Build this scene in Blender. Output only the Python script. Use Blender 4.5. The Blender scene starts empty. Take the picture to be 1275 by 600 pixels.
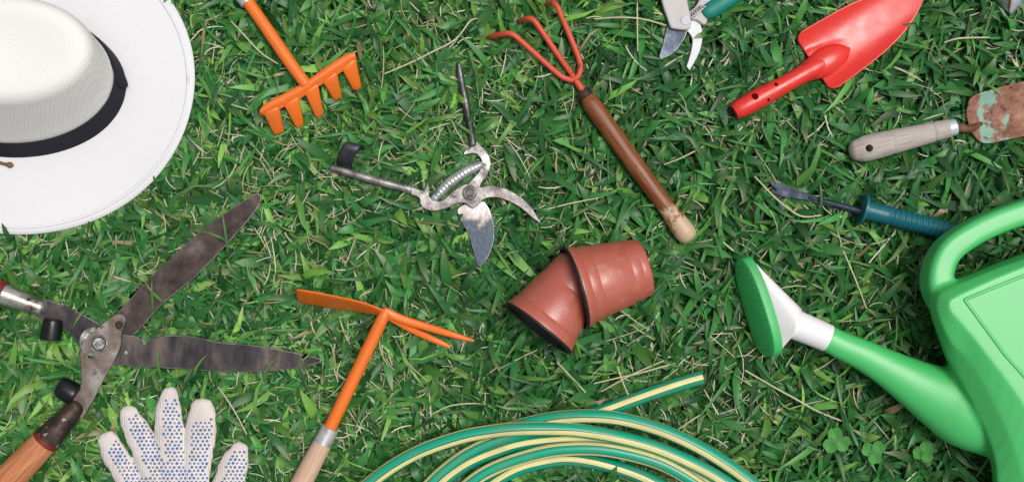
import bpy, bmesh, math, random
import numpy as np
from mathutils import Vector, Matrix, noise

random.seed(7)
rng = np.random.default_rng(11)
scene = bpy.context.scene
COL = scene.collection
R = math.radians

# ------------------------------------------------------------------ camera
S = 0.0009                 # metres per photo pixel on the ground plane
CX, CY = 637.5, 300.0
LENS = 45.0
H = 1275 * S * LENS / 36.0  # camera height above the ground
cam_d = bpy.data.cameras.new('camera')
cam_d.lens = LENS; cam_d.sensor_width = 36.0; cam_d.sensor_fit = 'HORIZONTAL'
cam_d.clip_start = 0.02; cam_d.clip_end = 200
cam = bpy.data.objects.new('camera', cam_d)
cam.location = (0, 0, H); cam.rotation_euler = (0, 0, 0)
COL.objects.link(cam); scene.camera = cam

# ------------------------------------------------------------------ sky and light (open shade / overcast)
SUN_AZ, SUN_EL = R(68), R(70)          # azimuth from +Y (top of the picture) towards +X
w = bpy.data.worlds.new('World'); scene.world = w; w.use_nodes = True
nt = w.node_tree; nt.nodes.clear()
sky = nt.nodes.new('ShaderNodeTexSky'); sky.sky_type = 'NISHITA'; sky.sun_disc = False
sky.sun_elevation = SUN_EL; sky.sun_rotation = SUN_AZ
sky.air_density = 1.0; sky.dust_density = 4.0; sky.ozone_density = 1.0
hs = nt.nodes.new('ShaderNodeHueSaturation'); hs.inputs['Saturation'].default_value = 0.22
bg = nt.nodes.new('ShaderNodeBackground'); bg.inputs['Strength'].default_value = 0.07
wo = nt.nodes.new('ShaderNodeOutputWorld')
nt.links.new(sky.outputs[0], hs.inputs['Color']); nt.links.new(hs.outputs[0], bg.inputs['Color'])
nt.links.new(bg.outputs[0], wo.inputs['Surface'])
sd = bpy.data.lights.new('sun', 'SUN'); sd.energy = 1.5; sd.angle = R(30); sd.color = (1.0, 0.965, 0.92)
sun = bpy.data.objects.new('sun', sd); COL.objects.link(sun)
sv = Vector((math.sin(SUN_AZ) * math.cos(SUN_EL), math.cos(SUN_AZ) * math.cos(SUN_EL), math.sin(SUN_EL)))
sun.rotation_euler = sv.to_track_quat('Z', 'Y').to_euler(); sun.location = sv * 3
scene.view_settings.view_transform = 'Standard'; scene.view_settings.look = 'None'
scene.view_settings.gamma = 1.0; scene.view_settings.use_curve_mapping = False
scene.view_settings.exposure = 0.46
scene.render.engine = 'CYCLES'

# ------------------------------------------------------------------ helpers
def W(px, py, z):
    k = S * (H - z) / H
    return Vector(((px - CX) * k, (CY - py) * k, z))

def lin(r, g, b):
    def f(c):
        c /= 255.0
        return c / 12.92 if c <= 0.04045 else ((c + 0.055) / 1.055) ** 2.4
    return (f(r), f(g), f(b), 1.0)

def thing(name, label, cat, px, py, group=None):
    o = bpy.data.objects.new(name, None); COL.objects.link(o)
    o.location = W(px, py, 0.0)
    o.empty_display_size = 0.02
    o['label'] = label; o['category'] = cat
    if group: o['group'] = group
    return o

def origin_of(o):
    v = Vector((0, 0, 0))
    while o is not None:
        v += o.location; o = o.parent
    return v

def make(name, verts, faces, mat, parent=None, uvs=None, smooth=True, label=None, extra_mats=()):
    """verts are world positions; faces may carry uvs (list per face of (u,v))."""
    off = origin_of(parent)
    me = bpy.data.meshes.new(name)
    me.from_pydata([tuple(Vector(v) - off) for v in verts], [], faces)
    if uvs:
        lay = me.uv_layers.new(name='UVMap'); k = 0
        for fu in uvs:
            for q in fu:
                lay.data[k].uv = q; k += 1
    me.materials.append(mat)
    for m in extra_mats: me.materials.append(m)
    me.validate()
    bm = bmesh.new(); bm.from_mesh(me); bmesh.ops.recalc_face_normals(bm, faces=bm.faces); bm.to_mesh(me); bm.free()
    if smooth: me.polygons.foreach_set('use_smooth', [True] * len(me.polygons))
    o = bpy.data.objects.new(name, me); COL.objects.link(o); o.parent = parent
    if label: o['label'] = label
    return o

def bake(o):
    bpy.context.view_layer.update()
    dg = bpy.context.evaluated_depsgraph_get()
    me = bpy.data.meshes.new_from_object(o.evaluated_get(dg))
    o.modifiers.clear(); o.data = me
    return o

def catmull(pts, n, closed=False):
    """pts: list of tuples of any length; returns an n-times finer list."""
    P = [np.array(p, float) for p in pts]; m = len(P); out = []
    last = m if closed else m - 1
    for i in range(last):
        p0 = P[(i - 1) % m] if closed or i > 0 else 2 * P[0] - P[1]
        p1 = P[i]; p2 = P[(i + 1) % m]
        p3 = P[(i + 2) % m] if closed or i + 2 < m else 2 * P[-1] - P[-2]
        for k in range(n):
            t = k / n
            out.append(0.5 * ((2 * p1) + (-p0 + p2) * t + (2 * p0 - 5 * p1 + 4 * p2 - p3) * t * t + (-p0 + 3 * p1 - 3 * p2 + p3) * t ** 3))
    if not closed: out.append(P[-1])
    return out

def smooth_outline(pts, n=4):
    """closed outline; a third value 1 marks a sharp corner."""
    m = len(pts); out = []
    for i in range(m):
        a, b = pts[i], pts[(i + 1) % m]
        ca = len(a) > 2 and a[2]; cb = len(b) > 2 and b[2]
        p1 = np.array(a[:2], float); p2 = np.array(b[:2], float)
        p0 = p1 - (p2 - p1) if ca else np.array(pts[i - 1][:2], float)
        p3 = p2 + (p2 - p1) if cb else np.array(pts[(i + 2) % m][:2], float)
        for k in range(n):
            t = k / n
            out.append(0.5 * ((2 * p1) + (-p0 + p2) * t + (2 * p0 - 5 * p1 + 4 * p2 - p3) * t * t + (-p0 + 3 * p1 - 3 * p2 + p3) * t ** 3))
    return out

def tube_geo(path, seg=18, sub=6, cap0='round', cap1='round', sx=1.0, sz=1.0, sup=1.0, rfun=None, phase=None):
    """path: (px,py,z,r_px[,phase]) control points -> verts, faces, uvs."""
    P = catmull(path, sub) if sub > 1 else [np.array(p, float) for p in path]
    C = [W(p[0], p[1], p[2]) for p in P]
    Rr = [max(1e-5, p[3]) * S * (H - p[2]) / H for p in P]
    if rfun:
        L = [0.0]
        for i in range(1, len(C)): L.append(L[-1] + (C[i] - C[i - 1]).length)
        Rr = [r * rfun(l / L[-1]) for r, l in zip(Rr, L)]
    return sweep(C, Rr, seg, cap0, cap1, sx, sz, sup, [p[4] for p in P] if len(P[0]) > 4 else None)

def sweep(C, Rr, seg=18, cap0='round', cap1='round', sx=1.0, sz=1.0, sup=1.0, ph=None):
    n = len(C); T = []
    for i in range(n):
        a = C[max(0, i - 1)]; b = C[min(n - 1, i + 1)]
        T.append((b - a).normalized())
    rings = []      # (centre, tangent, radius, length, phase)
    acc = 0.0
    Z = Vector((0, 0, 1))
    rows = [(C[i], T[i], Rr[i], ph[i] if ph else 0.0) for i in range(n)]
    if cap0 == 'round':
        add = []
        for a in (80, 60, 40, 20):
            add.append((C[0] - T[0] * Rr[0] * 0.75 * math.sin(R(a)), T[0], Rr[0] * math.cos(R(a)), rows[0][3]))
        rows = add + rows
    if cap1 == 'round':
        for a in (20, 40, 60, 80):
            rows.append((C[-1] + T[-1] * Rr[-1] * 0.75 * math.sin(R(a)), T[-1], Rr[-1] * math.cos(R(a)), rows[-1][3]))
    V = []; F = []; U = []
    prev = None; lens = []
    lastside = Vector((0, 1, 0))
    for (c, t, r, p) in rows:
        if prev is not None: acc += (c - prev).length
        prev = c; lens.append(acc)
        side = t.cross(Z)
        if side.length < 0.05: side = lastside - t * lastside.dot(t)
        side.normalize(); lastside = side
        up = side.cross(t).normalized()
        for k in range(seg):
            a = 2 * math.pi * k / seg
            ca, sa = math.cos(a), math.sin(a)
            if sup != 1.0:
                ca = math.copysign(abs(ca) ** sup, ca); sa = math.copysign(abs(sa) ** sup, sa)
            V.append(c + up * (r * ca * sz) + side * (r * sa * sx))
    m = len(rows)
    circ = 1.0
    for i in range(m - 1):
        for k in range(seg):
            k2 = (k + 1) % seg
            F.append((i * seg + k, i * seg + k2, (i + 1) * seg + k2, (i + 1) * seg + k))
            v0 = k / seg - rows[i][3] / 360.0; v1 = (k + 1) / seg - rows[i][3] / 360.0
            w0 = k / seg - rows[i + 1][3] / 360.0; w1 = (k + 1) / seg - rows[i + 1][3] / 360.0
            U.append([(lens[i], v0), (lens[i], v1), (lens[i + 1], w1), (lens[i + 1], w0)])
    if cap0 != 'open':
        F.append(tuple(range(seg - 1, -1, -1))); U.append([(lens[0], k / seg) for k in range(seg - 1, -1, -1)])
    if cap1 != 'open':
        b = (m - 1) * seg
        F.append(tuple(b + k for k in range(seg))); U.append([(lens[-1], k / seg) for k in range(seg)])
    return V, F, U

def tube(name, path, mat, parent, label=None, edge=0.0, **kw):
    V, F, U = tube_geo(path, **kw)
    o = make(name, V, F, mat, parent, U, label=label)
    if edge:
        b = o.modifiers.new('bevel', 'BEVEL'); b.width = edge; b.segments = 2; b.limit_method = 'ANGLE'; b.angle_limit = R(50); b.harden_normals = True
    elif kw.get('cap0') == 'flat' or kw.get('cap1') == 'flat':
        b = o.modifiers.new('bevel', 'BEVEL'); b.width = 0.0008; b.segments = 2; b.limit_method = 'ANGLE'; b.angle_limit = R(50); b.harden_normals = True
    return o

def plate(name, outline, z, thick, mat, parent, bevel=0.0006, n=4, label=None, edge_mat=None, seg=2, holes=()):
    """flat piece cut to an outline in photo pixels; z may be a function (px,py)->bottom height."""
    O = smooth_outline(outline, n) if n > 1 else [np.array(p[:2], float) for p in outline]
    zf = z if callable(z) else (lambda a, b: z)
    top = [W(p[0], p[1], zf(p[0], p[1]) + thick) for p in O]
    bot = [Vector((v.x, v.y, v.z - thick)) for v in top]
    m = len(O)
    F = [tuple(range(m)), tuple(range(2 * m - 1, m - 1, -1))]
    for i in range(m):
        j = (i + 1) % m
        F.append((i, j, m + j, m + i))
    V = top + bot
    U = [[(V[i].x, V[i].y) for i in f] for f in F]
    o = make(name, V, F, mat, parent, U, label=label, extra_mats=(edge_mat,) if edge_mat else ())
    for (hx, hy, hr) in holes: cut_hole(o, hx, hy, hr, zf(hx, hy) - 0.01, zf(hx, hy) + thick + 0.01)
    if bevel:
        b = o.modifiers.new('bevel', 'BEVEL'); b.width = bevel; b.segments = seg; b.limit_method = 'ANGLE'; b.angle_limit = R(40); b.harden_normals = True
        if edge_mat: b.material = 1
    return o

def sheet(name, rows, thick, mat, parent, sub=1, label=None, offset=-1.0, bevel=0.0):
    """rows: grid of world points -> solid sheet."""
    nr, nc = len(rows), len(rows[0])
    V = [p for r in rows for p in r]; F = []; U = []
    for i in range(nr - 1):
        for j in range(nc - 1):
            a = i * nc + j
            F.append((a, a + 1, a + nc + 1, a + nc))
            U.append([(V[q].x, V[q].y) for q in F[-1]])
    off = origin_of(parent)
    o = make(name, V, F, mat, parent, U, label=label)
    s = o.modifiers.new('solid', 'SOLIDIFY'); s.thickness = thick; s.offset = 0.0
    if sub:
        u = o.modifiers.new('sub', 'SUBSURF'); u.levels = sub; u.render_levels = sub
    return o

def cut_hole(o, px, py, r_px, z0, z1, seg=20, slant=None):
    c0 = W(px, py, z1); r = r_px * S * (H - z1) / H
    off = origin_of(o)
    V = []; F = []
    for z in (z0, z1):
        for k in range(seg):
            a = 2 * math.pi * k / seg
            V.append(Vector((c0.x + r * math.cos(a), c0.y + r * math.sin(a), z)))
    F = [tuple(range(seg - 1, -1, -1)), tuple(range(seg, 2 * seg))]
    for k in range(seg):
        j = (k + 1) % seg; F.append((k, j, seg + j, seg + k))
    c = make('cutter', V, F, o.data.materials[0], None)
    b = o.modifiers.new('cut', 'BOOLEAN'); b.operation = 'DIFFERENCE'; b.solver = 'EXACT'; b.object = c
    bake(o)
    bpy.data.objects.remove(c, do_unlink=True)
    me = o.data
    bm = bmesh.new(); bm.from_mesh(me)
    for e in bm.edges:
        if len(e.link_faces) == 2 and e.calc_face_angle(0) > R(45): e.smooth = False
    bm.to_mesh(me); bm.free()

def fuse(geos, voxel, iters=10, factor=0.5):
    """union of overlapping closed shapes as one smooth moulded skin (world coords)."""
    V = []; F = []
    for (v, f) in geos:
        b = len(V); V += v; F += [tuple(b + i for i in q) for q in f]
    o = make('temporary', V, F, MAT['dark'], None)
    m = o.modifiers.new('r', 'REMESH'); m.mode = 'VOXEL'; m.voxel_size = voxel; m.adaptivity = 0
    s = o.modifiers.new('s', 'SMOOTH'); s.iterations = iters; s.factor = factor
    bake(o)
    me = o.data
    V = [v.co.copy() for v in me.vertices]; N = [v.normal.copy() for v in me.vertices]
    F = [tuple(p.vertices) for p in me.polygons]
    bpy.data.objects.remove(o, do_unlink=True)
    return V, N, F

def split_parts(V, N, F, which, names, mats, parent):
    """cut one moulded skin into named parts; shading stays continuous across the joins."""
    out = {}
    off = origin_of(parent)
    groups = {}
    for f in F:
        c = sum((V[i] for i in f), Vector()) / len(f)
        groups.setdefault(which(c), []).append(f)
    for key, fs in groups.items():
        used = sorted({i for f in fs for i in f}); ix = {v: k for k, v in enumerate(used)}
        me = bpy.data.meshes.new(names[key])
        me.from_pydata([tuple(V[i] - off) for i in used], [], [tuple(ix[i] for i in f) for f in fs])
        me.polygons.foreach_set('use_smooth', [True] * len(me.polygons))
        me.normals_split_custom_set_from_vertices([tuple(N[i]) for i in used])
        me.materials.append(mats[key])
        o = bpy.data.objects.new(names[key], me); COL.objects.link(o); o.parent = parent
        out[key] = o
    return out

# ------------------------------------------------------------------ materials
MAT = {}
class NB:
    def __init__(s, name):
        m = bpy.data.materials.new(name); m.use_nodes = True; s.m = m; s.t = m.node_tree
        s.b = s.t.nodes['Principled BSDF']; MAT[name] = m
        s.tc = s.t.nodes.new('ShaderNodeTexCoord')
    def n(s, typ, **kw):
        q = s.t.nodes.new(typ)
        for k, v in kw.items():
            if k in q.inputs: q.inputs[k].default_value = v
            else: setattr(q, k, v)
        return q
    def l(s, a, b): s.t.links.new(a, b)
    def coord(s, uv=False, scale=(1, 1, 1)):
        mp = s.n('ShaderNodeMapping'); mp.inputs['Scale'].default_value = scale
        s.l(s.tc.outputs['UV' if uv else 'Object'], mp.inputs[0]); return mp.outputs[0]
    def noise(s, scale, detail=4, rough=0.55, uv=False, stretch=(1, 1, 1)):
        q = s.n('ShaderNodeTexNoise'); q.inputs['Scale'].default_value = scale; q.inputs['Detail'].default_value = detail; q.inputs['Roughness'].default_value = rough
        s.l(s.coord(uv, stretch), q.inputs['Vector']); return q.outputs['Fac']
    def ramp(s, fac, stops, interp='LINEAR'):
        q = s.n('ShaderNodeValToRGB'); q.color_ramp.interpolation = interp
        el = q.color_ramp.elements
        while len(el) < len(stops): el.new(0.5)
        for e, (p, c) in zip(el, stops): e.position = p; e.color = c
        s.l(fac, q.inputs[0]); return q.outputs['Color']
    def mix(s, fac, a, b, mode='MIX'):
        q = s.n('ShaderNodeMix'); q.data_type = 'RGBA'; q.blend_type = mode
        for val, ip in ((fac, q.inputs[0]), (a, q.inputs[6]), (b, q.inputs[7])):
            if hasattr(val, 'links'): s.l(val, ip)
            else: ip.default_value = val
        return q.outputs[2]
    def bump(s, h, strength=0.3, dist=0.001):
        q = s.n('ShaderNodeBump'); q.inputs['Strength'].default_value = strength; q.inputs['Distance'].default_value = dist
        s.l(h, q.inputs['Height']); s.l(q.outputs[0], s.b.inputs['Normal']); return q
    def set(s, color=None, rough=None, metal=None, spec=None):
        for key, val in (('Base Color', color), ('Roughness', rough), ('Metallic', metal), ('Specular IOR Level', spec)):
            if val is None: continue
            if hasattr(val, 'links'): s.l(val, s.b.inputs[key])
            else: s.b.inputs[key].default_value = val
        return s.m

def g(v): return (v, v, v, 1)

def painted(name, rgb, chip=None, rough=0.38, chips=0.72, var=0.12, even=False, spec=0.5, dirt=0.0):
    q = NB(name); c = lin(*rgb)
    dk = tuple(x * (1 - var) for x in c[:3]) + (1,)
    base = q.mix(q.noise(28, 5), c, dk)
    if chip:
        f = q.ramp(q.noise(120, 6, 0.65), [(chips, g(0)), (chips + 0.03, g(1))])
        base = q.mix(f, base, lin(*chip))
    if dirt: base = q.mix(q.ramp(q.noise(22, 7, .7), [(.5, g(0)), (.78, g(dirt))]), base, lin(120, 108, 84))
    q.set(base, spec=spec)
    q.set(base, rough if even else q.ramp(q.noise(60, 4), [(0.3, g(rough - 0.06)), (0.7, g(rough + 0.12))]))
    q.bump(q.noise(1500 if even else 420, 3), 0.05 if even else 0.12, 0.0006)
    return q.m

def metal(name, dark, mid, light, p=(0.35, 0.5, 0.66), scale=45, rough=(0.35, 0.6), met=0.85, stretch=(1, 1, 1), bump=0.25, spots=None):
    q = NB(name)
    f = q.noise(scale, 7, 0.65, stretch=stretch)
    col = q.ramp(f, [(p[0], lin(*dark)), (p[1], lin(*mid)), (p[2], lin(*light))])
    if spots:
        f2 = q.ramp(q.noise(spots[1], 6, 0.7), [(spots[2], g(0)), (spots[2] + 0.07, g(1))])
        col = q.mix(f2, col, lin(*spots[0]))
    q.set(col, q.ramp(f, [(0.3, g(rough[1])), (0.7, g(rough[0]))]), met)
    q.bump(q.noise(scale * 6, 5), bump, 0.0008)
    return q.m

def wood(name, a, b, c, rough=0.5, scale=1.0, worn=None):
    q = NB(name)
    f = q.noise(9 * scale, 6, 0.6, uv=True, stretch=(2.2, 3.0, 1))
    f2 = q.noise(30 * scale, 5, 0.7, uv=True, stretch=(1.0, 5.0, 1))
    col = q.ramp(f, [(0.3, lin(*a)), (0.5, lin(*b)), (0.72, lin(*c))])
    col = q.mix(q.ramp(f2, [(0.42, g(0.0)), (0.7, g(0.55))]), col, lin(*a))
    if worn:
        rgb, x0, x1 = worn
        sep = q.n('ShaderNodeSeparateXYZ'); q.l(q.tc.outputs['UV'], sep.inputs[0])
        ad = q.n('ShaderNodeMath', operation='MULTIPLY_ADD'); ad.inputs[1].default_value = 0.16; q.l(q.noise(60, 6, .7, stretch=(1, 1, 1)), ad.inputs[0]); q.l(sep.outputs[0], ad.inputs[2])
        m2 = q.ramp(ad.outputs[0], [(x0, g(0)), (x1, g(1))])
        col = q.mix(m2, col, lin(*rgb))
    q.set(col, q.ramp(f2, [(0.3, g(rough - 0.08)), (0.7, g(rough + 0.15))]))
    q.bump(f2, 0.3, 0.0008)
    return q.m

q = NB('dark'); q.set(lin(12, 12, 13), 0.8)

# white woven hat cloth
def woven(name, rgb, scale, strength):
    q = NB(name)
    wv = []
    for ax in ('X', 'Y'):
        t = q.n('ShaderNodeTexWave', bands_direction=ax); t.inputs['Scale'].default_value = scale; t.inputs['Distortion'].default_value = 0.6; t.inputs['Detail'].default_value = 1
        mp = q.n('ShaderNodeMapping'); mp.inputs['Rotation'].default_value = (0, 0, R(38)); q.l(q.tc.outputs['Object'], mp.inputs[0]); q.l(mp.outputs[0], t.inputs['Vector']); wv.append(t.outputs['Fac'])
    mx = q.n('ShaderNodeMath', operation='MULTIPLY'); q.l(wv[0], mx.inputs[0]); q.l(wv[1], mx.inputs[1])
    c = lin(*rgb)
    col = q.mix(q.ramp(mx.outputs[0], [(0.0, g(0)), (0.5, g(1))]), tuple(x * 0.9 for x in c[:3]) + (1,), c)
    col = q.mix(q.ramp(q.noise(14, 4), [(0.4, g(0)), (0.8, g(0.35))]), col, lin(rgb[0] - 4, rgb[1] - 6, rgb[2] - 8))
    q.set(col, 0.85, spec=0.2); q.bump(mx.outputs[0], strength, 0.0007); return q.m
woven('hat_cloth', (230, 229, 232), 150, 0.14)
woven('hat_crown_weave', (238, 236, 234), 110, 0.3)
q = NB('ribbon'); q.set(q.mix(q.noise(300, 3), lin(24, 27, 34), lin(36, 40, 48)), 0.75, spec=0.25); q.bump(q.noise(900, 2, uv=False, stretch=(1, 1, 6)), 0.3, 0.0005)
q = NB('brown_cord'); q.set(lin(122, 92, 62), 0.8); q.bump(q.noise(700, 3), 0.6, 0.001)

painted('orange_paint', (240, 114, 20), (138, 74, 40), 0.36, 0.665, spec=.7, dirt=.35)
painted('orange_shaft', (240, 118, 30), None, 0.4, spec=.7, dirt=.2)
painted('coral_paint', (214, 84, 58), (92, 52, 40), 0.45, 0.63, 0.2)
painted('red_paint', (226, 48, 38), None, 0.3, var=0.08, spec=.72, dirt=.08)
painted('teal_plastic', (8, 128, 112), None, 0.5, var=0.15)
painted('weeder_plastic', (12, 102, 116), None, 0.36, var=0.25)
painted('can_green', (72, 192, 104), None, 0.42, var=0.05, even=True, spec=.8, dirt=.10)
painted('rose_green', (56, 182, 96), None, 0.42, var=0.12, spec=.7, dirt=.2)
painted('white_plastic', (240, 236, 238), None, 0.4, var=0.03)
painted('black_rubber', (13, 15, 19), None, 0.32, var=0.2)
painted('red_ring', (120, 30, 28), None, 0.4)
painted('grey_alloy', (188, 184, 182), None, 0.42, var=0.12)
painted('white_coat', (214, 214, 218), None, 0.35, var=0.08)
metal('zinc', (150, 148, 146), (190, 190, 190), (220, 220, 220), rough=(0.3, 0.45), met=0.4)
metal('ferrule_spotted', (130, 122, 112), (205, 200, 195), (228, 226, 224), scale=30, rough=(0.22, 0.4), spots=((92, 66, 48), 70, 0.56))
metal('ferrule_rust', (48, 38, 34), (74, 60, 54), (112, 96, 88), scale=40, rough=(0.4, 0.65), met=0.6, spots=((205, 198, 192), 60, 0.62))
metal('blade_rust', (48, 38, 36), (78, 66, 62), (118, 106, 100), scale=30, rough=(0.42, 0.62), met=0.55, spots=((112, 84, 62), 55, 0.6))
metal('blade_rust_long', (42, 42, 48), (74, 68, 68), (116, 104, 96), scale=24, stretch=(1.8, 0.7, 1), rough=(0.4, 0.6), met=0.6, spots=((108, 76, 48), 40, 0.63))
metal('worn_edge', (96, 90, 90), (150, 146, 146), (190, 188, 190), scale=80, rough=(0.3, 0.5))
metal('plate_worn', (92, 76, 68), (140, 126, 118), (190, 184, 178), scale=30, rough=(0.35, 0.55), met=0.6, spots=((74, 54, 44), 60, 0.6))
metal('old_steel', (92, 86, 84), (146, 140, 138), (196, 192, 190), scale=42, rough=(0.34, 0.58), met=0.7, spots=((58, 50, 46), 52, 0.57))
metal('old_steel_dark', (44, 44, 48), (92, 90, 92), (150, 148, 150), scale=36, rough=(0.35, 0.6), met=0.75, spots=((60, 48, 40), 50, 0.64))
q = NB('snip_blade')
sep = q.n('ShaderNodeSeparateXYZ'); q.l(q.tc.outputs['Object'], sep.inputs[0])
f = q.n('ShaderNodeMath', operation='MULTIPLY_ADD'); f.inputs[1].default_value = 14.0; q.l(sep.outputs[1], f.inputs[0]); q.l(q.noise(55, 6, .7), f.inputs[2])
col = q.ramp(f.outputs[0], [(-0.0, lin(70, 80, 92)), (0.02, lin(84, 92, 104)), (0.06, lin(120, 108, 98)), (0.16, lin(168, 162, 158)), (0.3, lin(186, 182, 180))])
q.set(col, 0.36, 0.7); q.bump(q.noise(220, 5), .25, .0008)
metal('bolt_steel', (52, 50, 50), (86, 84, 82), (128, 126, 124), scale=90, rough=(0.35, 0.55), met=0.7)
metal('dark_strap', (30, 32, 38), (48, 50, 58), (70, 72, 80), scale=50, rough=(0.35, 0.5), met=0.4)
metal('navy_steel', (40, 48, 62), (62, 72, 88), (88, 98, 114), scale=40, rough=(0.35, 0.5), met=0.5)
metal('weeder_steel', (34, 40, 54), (52, 60, 78), (76, 84, 100), scale=60, rough=(0.4, 0.6), met=0.5)
metal('spring_zinc', (128, 130, 130), (186, 190, 188), (220, 224, 222), scale=60, rough=(0.3, 0.5), met=0.6, spots=((110, 100, 90), 70, 0.62))
metal('galvanised', (150, 164, 172), (180, 196, 208), (205, 218, 230), scale=40, rough=(0.3, 0.5), met=0.25)
metal('galvanised_dull', (96, 108, 98), (126, 138, 126), (160, 168, 156), scale=40, rough=(0.4, 0.6), met=0.5)
metal('shank_rust', (72, 46, 34), (104, 68, 50), (138, 98, 74), scale=70, rough=(0.6, 0.8), met=0.2)
wood('varnished_wood', (78, 40, 22), (138, 78, 38), (168, 104, 56), 0.34, worn=((196, 170, 138), 0.236, 0.25))
wood('red_wood', (160, 92, 58), (194, 126, 84), (216, 160, 118), 0.3)
wood('dark_red_wood', (120, 48, 30), (156, 66, 40), (176, 86, 56), 0.34)
wood('raw_wood', (184, 148, 124), (206, 172, 148), (218, 190, 168), 0.62)
wood('weathered_wood', (150, 138, 130), (186, 176, 170), (204, 196, 192), 0.75, 2.0)

# rusty trowel blade with remains of turquoise paint
q = NB('rust_turquoise')
rust = q.ramp(q.noise(60, 8, 0.7), [(0.3, lin(98, 62, 48)), (0.5, lin(146, 100, 80)), (0.68, lin(176, 134, 112))])
rust = q.mix(q.ramp(q.noise(140, 6, 0.7), [(0.56, g(0)), (0.64, g(1))]), rust, lin(88, 52, 38))
sep = q.n('ShaderNodeSeparateXYZ'); q.l(q.tc.outputs['Object'], sep.inputs[0])
near = q.ramp(sep.outputs[0], [(0.004, g(0.12)), (0.012, g(0.44)), (0.036, g(0.36)), (0.062, g(0.05))])       # paint survives near the neck
nz = q.noise(42, 7, 0.72)
mm = q.n('ShaderNodeMath', operation='ADD'); q.l(nz, mm.inputs[0]); q.l(near, mm.inputs[1])
paint = q.ramp(mm.outputs[0], [(0.86, g(0)), (0.91, g(1))])
q.set(q.mix(paint, rust, lin(136, 176, 156)), 0.75, 0.0); q.bump(q.noise(260, 6, 0.7), 0.5, 0.001)

# terracotta plastic outside, black inside
q = NB('terracotta')
col = q.mix(q.noise(30, 6, 0.65), lin(170, 80, 62), lin(188, 104, 88))
dust = q.ramp(q.noise(70, 8, 0.78), [(0.54, g(0)), (0.74, g(0.4))])
q.set(spec=.85)
q.set(q.mix(dust, col, lin(204, 166, 152)), q.ramp(q.noise(70, 5), [(0.3, g(0.3)), (0.7, g(0.48))])); q.bump(q.noise(160, 5), 0.15, 0.0008)
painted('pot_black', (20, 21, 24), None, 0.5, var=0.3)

# striped hose, stripes follow the tube (v = turn round the hose)
q = NB('hose')
sep = q.n('ShaderNodeSeparateXYZ'); q.l(q.tc.outputs['UV'], sep.inputs[0])
m3 = q.n('ShaderNodeMath', operation='MULTIPLY_ADD'); m3.inputs[1].default_value = 3.0; m3.inputs[2].default_value = 30.5; q.l(sep.outputs[1], m3.inputs[0])
fr = q.n('ShaderNodeMath', operation='FRACT'); q.l(m3.outputs[0], fr.inputs[0])
pp = q.n('ShaderNodeMath', operation='PINGPONG'); pp.inputs[1].default_value = 0.5; q.l(fr.outputs[0], pp.inputs[0])   # 0.5 = stripe centre
teal = lin(0, 158, 122); yel = lin(224, 219, 150); lined = lin(44, 60, 78)
col = q.ramp(pp.outputs[0], [(0.0, teal), (0.255, teal), (0.26, lined), (0.31, lined), (0.32, yel), (0.5, yel)])
col = q.mix(q.ramp(q.noise(25, 4), [(0.45, g(0)), (0.75, g(0.35))]), col, lin(116, 122, 92))
q.set(col, 0.33); q.bump(q.noise(300, 3), 0.1, 0.0006)

# knit glove
q = NB('knit')
t = q.n('ShaderNodeTexWave', bands_direction='X'); t.inputs['Scale'].default_value = 150; t.inputs['Distortion'].default_value = 1.5; q.l(q.tc.outputs['Object'], t.inputs['Vector'])
col = q.mix(q.ramp(q.noise(35, 6, 0.65), [(0.4, g(0)), (0.75, g(0.7))]), lin(226, 218, 214), lin(196, 182, 172))
q.set(col, 0.9, spec=0.15)
ad = q.n('ShaderNodeMath', operation='MULTIPLY_ADD'); ad.inputs[1].default_value = 2.0; q.l(q.noise(260, 4), ad.inputs[0]); q.l(t.outputs['Fac'], ad.inputs[2]); q.bump(ad.outputs[0], 0.55, 0.0008)
q = NB('blue_dot'); q.set(q.ramp(q.noise(70, 5, 0.7), [(0.42, lin(104, 118, 142)), (0.54, lin(60, 112, 176)), (0.7, lin(34, 104, 200))]), 0.5)

# leaves: hue picked by a per-blade colour attribute
def leafmat(name, trans=0.22, rough=0.5):
    q = NB(name)
    at = q.n('ShaderNodeVertexColor'); at.layer_name = 'Col'
    c = q.mix(q.ramp(q.noise(220, 4), [(0.35, g(0)), (0.8, g(0.3))]), at.outputs['Color'], (.03, .08, .02, 1), 'MIX')
    q.set(c, rough, spec=0.4)
    tr = q.n('ShaderNodeBsdfTranslucent'); q.l(at.outputs['Color'], tr.inputs['Color'])
    mx = q.n('ShaderNodeMixShader'); mx.inputs[0].default_value = trans
    out = q.t.nodes['Material Output']
    q.l(q.b.outputs[0], mx.inputs[1]); q.l(tr.outputs[0], mx.inputs[2]); q.l(mx.outputs[0], out.inputs['Surface'])
    return q.m
leafmat('grass_leaf', 0.14, 0.40); leafmat('dry_leaf', 0.1, 0.7)
q = NB('clover_leaf'); q.set(q.mix(q.noise(160, 4), lin(54, 124, 52), lin(84, 152, 70)), 0.5)
q = NB('straw'); q.set(q.mix(q.noise(120, 5), lin(208, 202, 172), lin(166, 160, 120)), 0.6)

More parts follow.
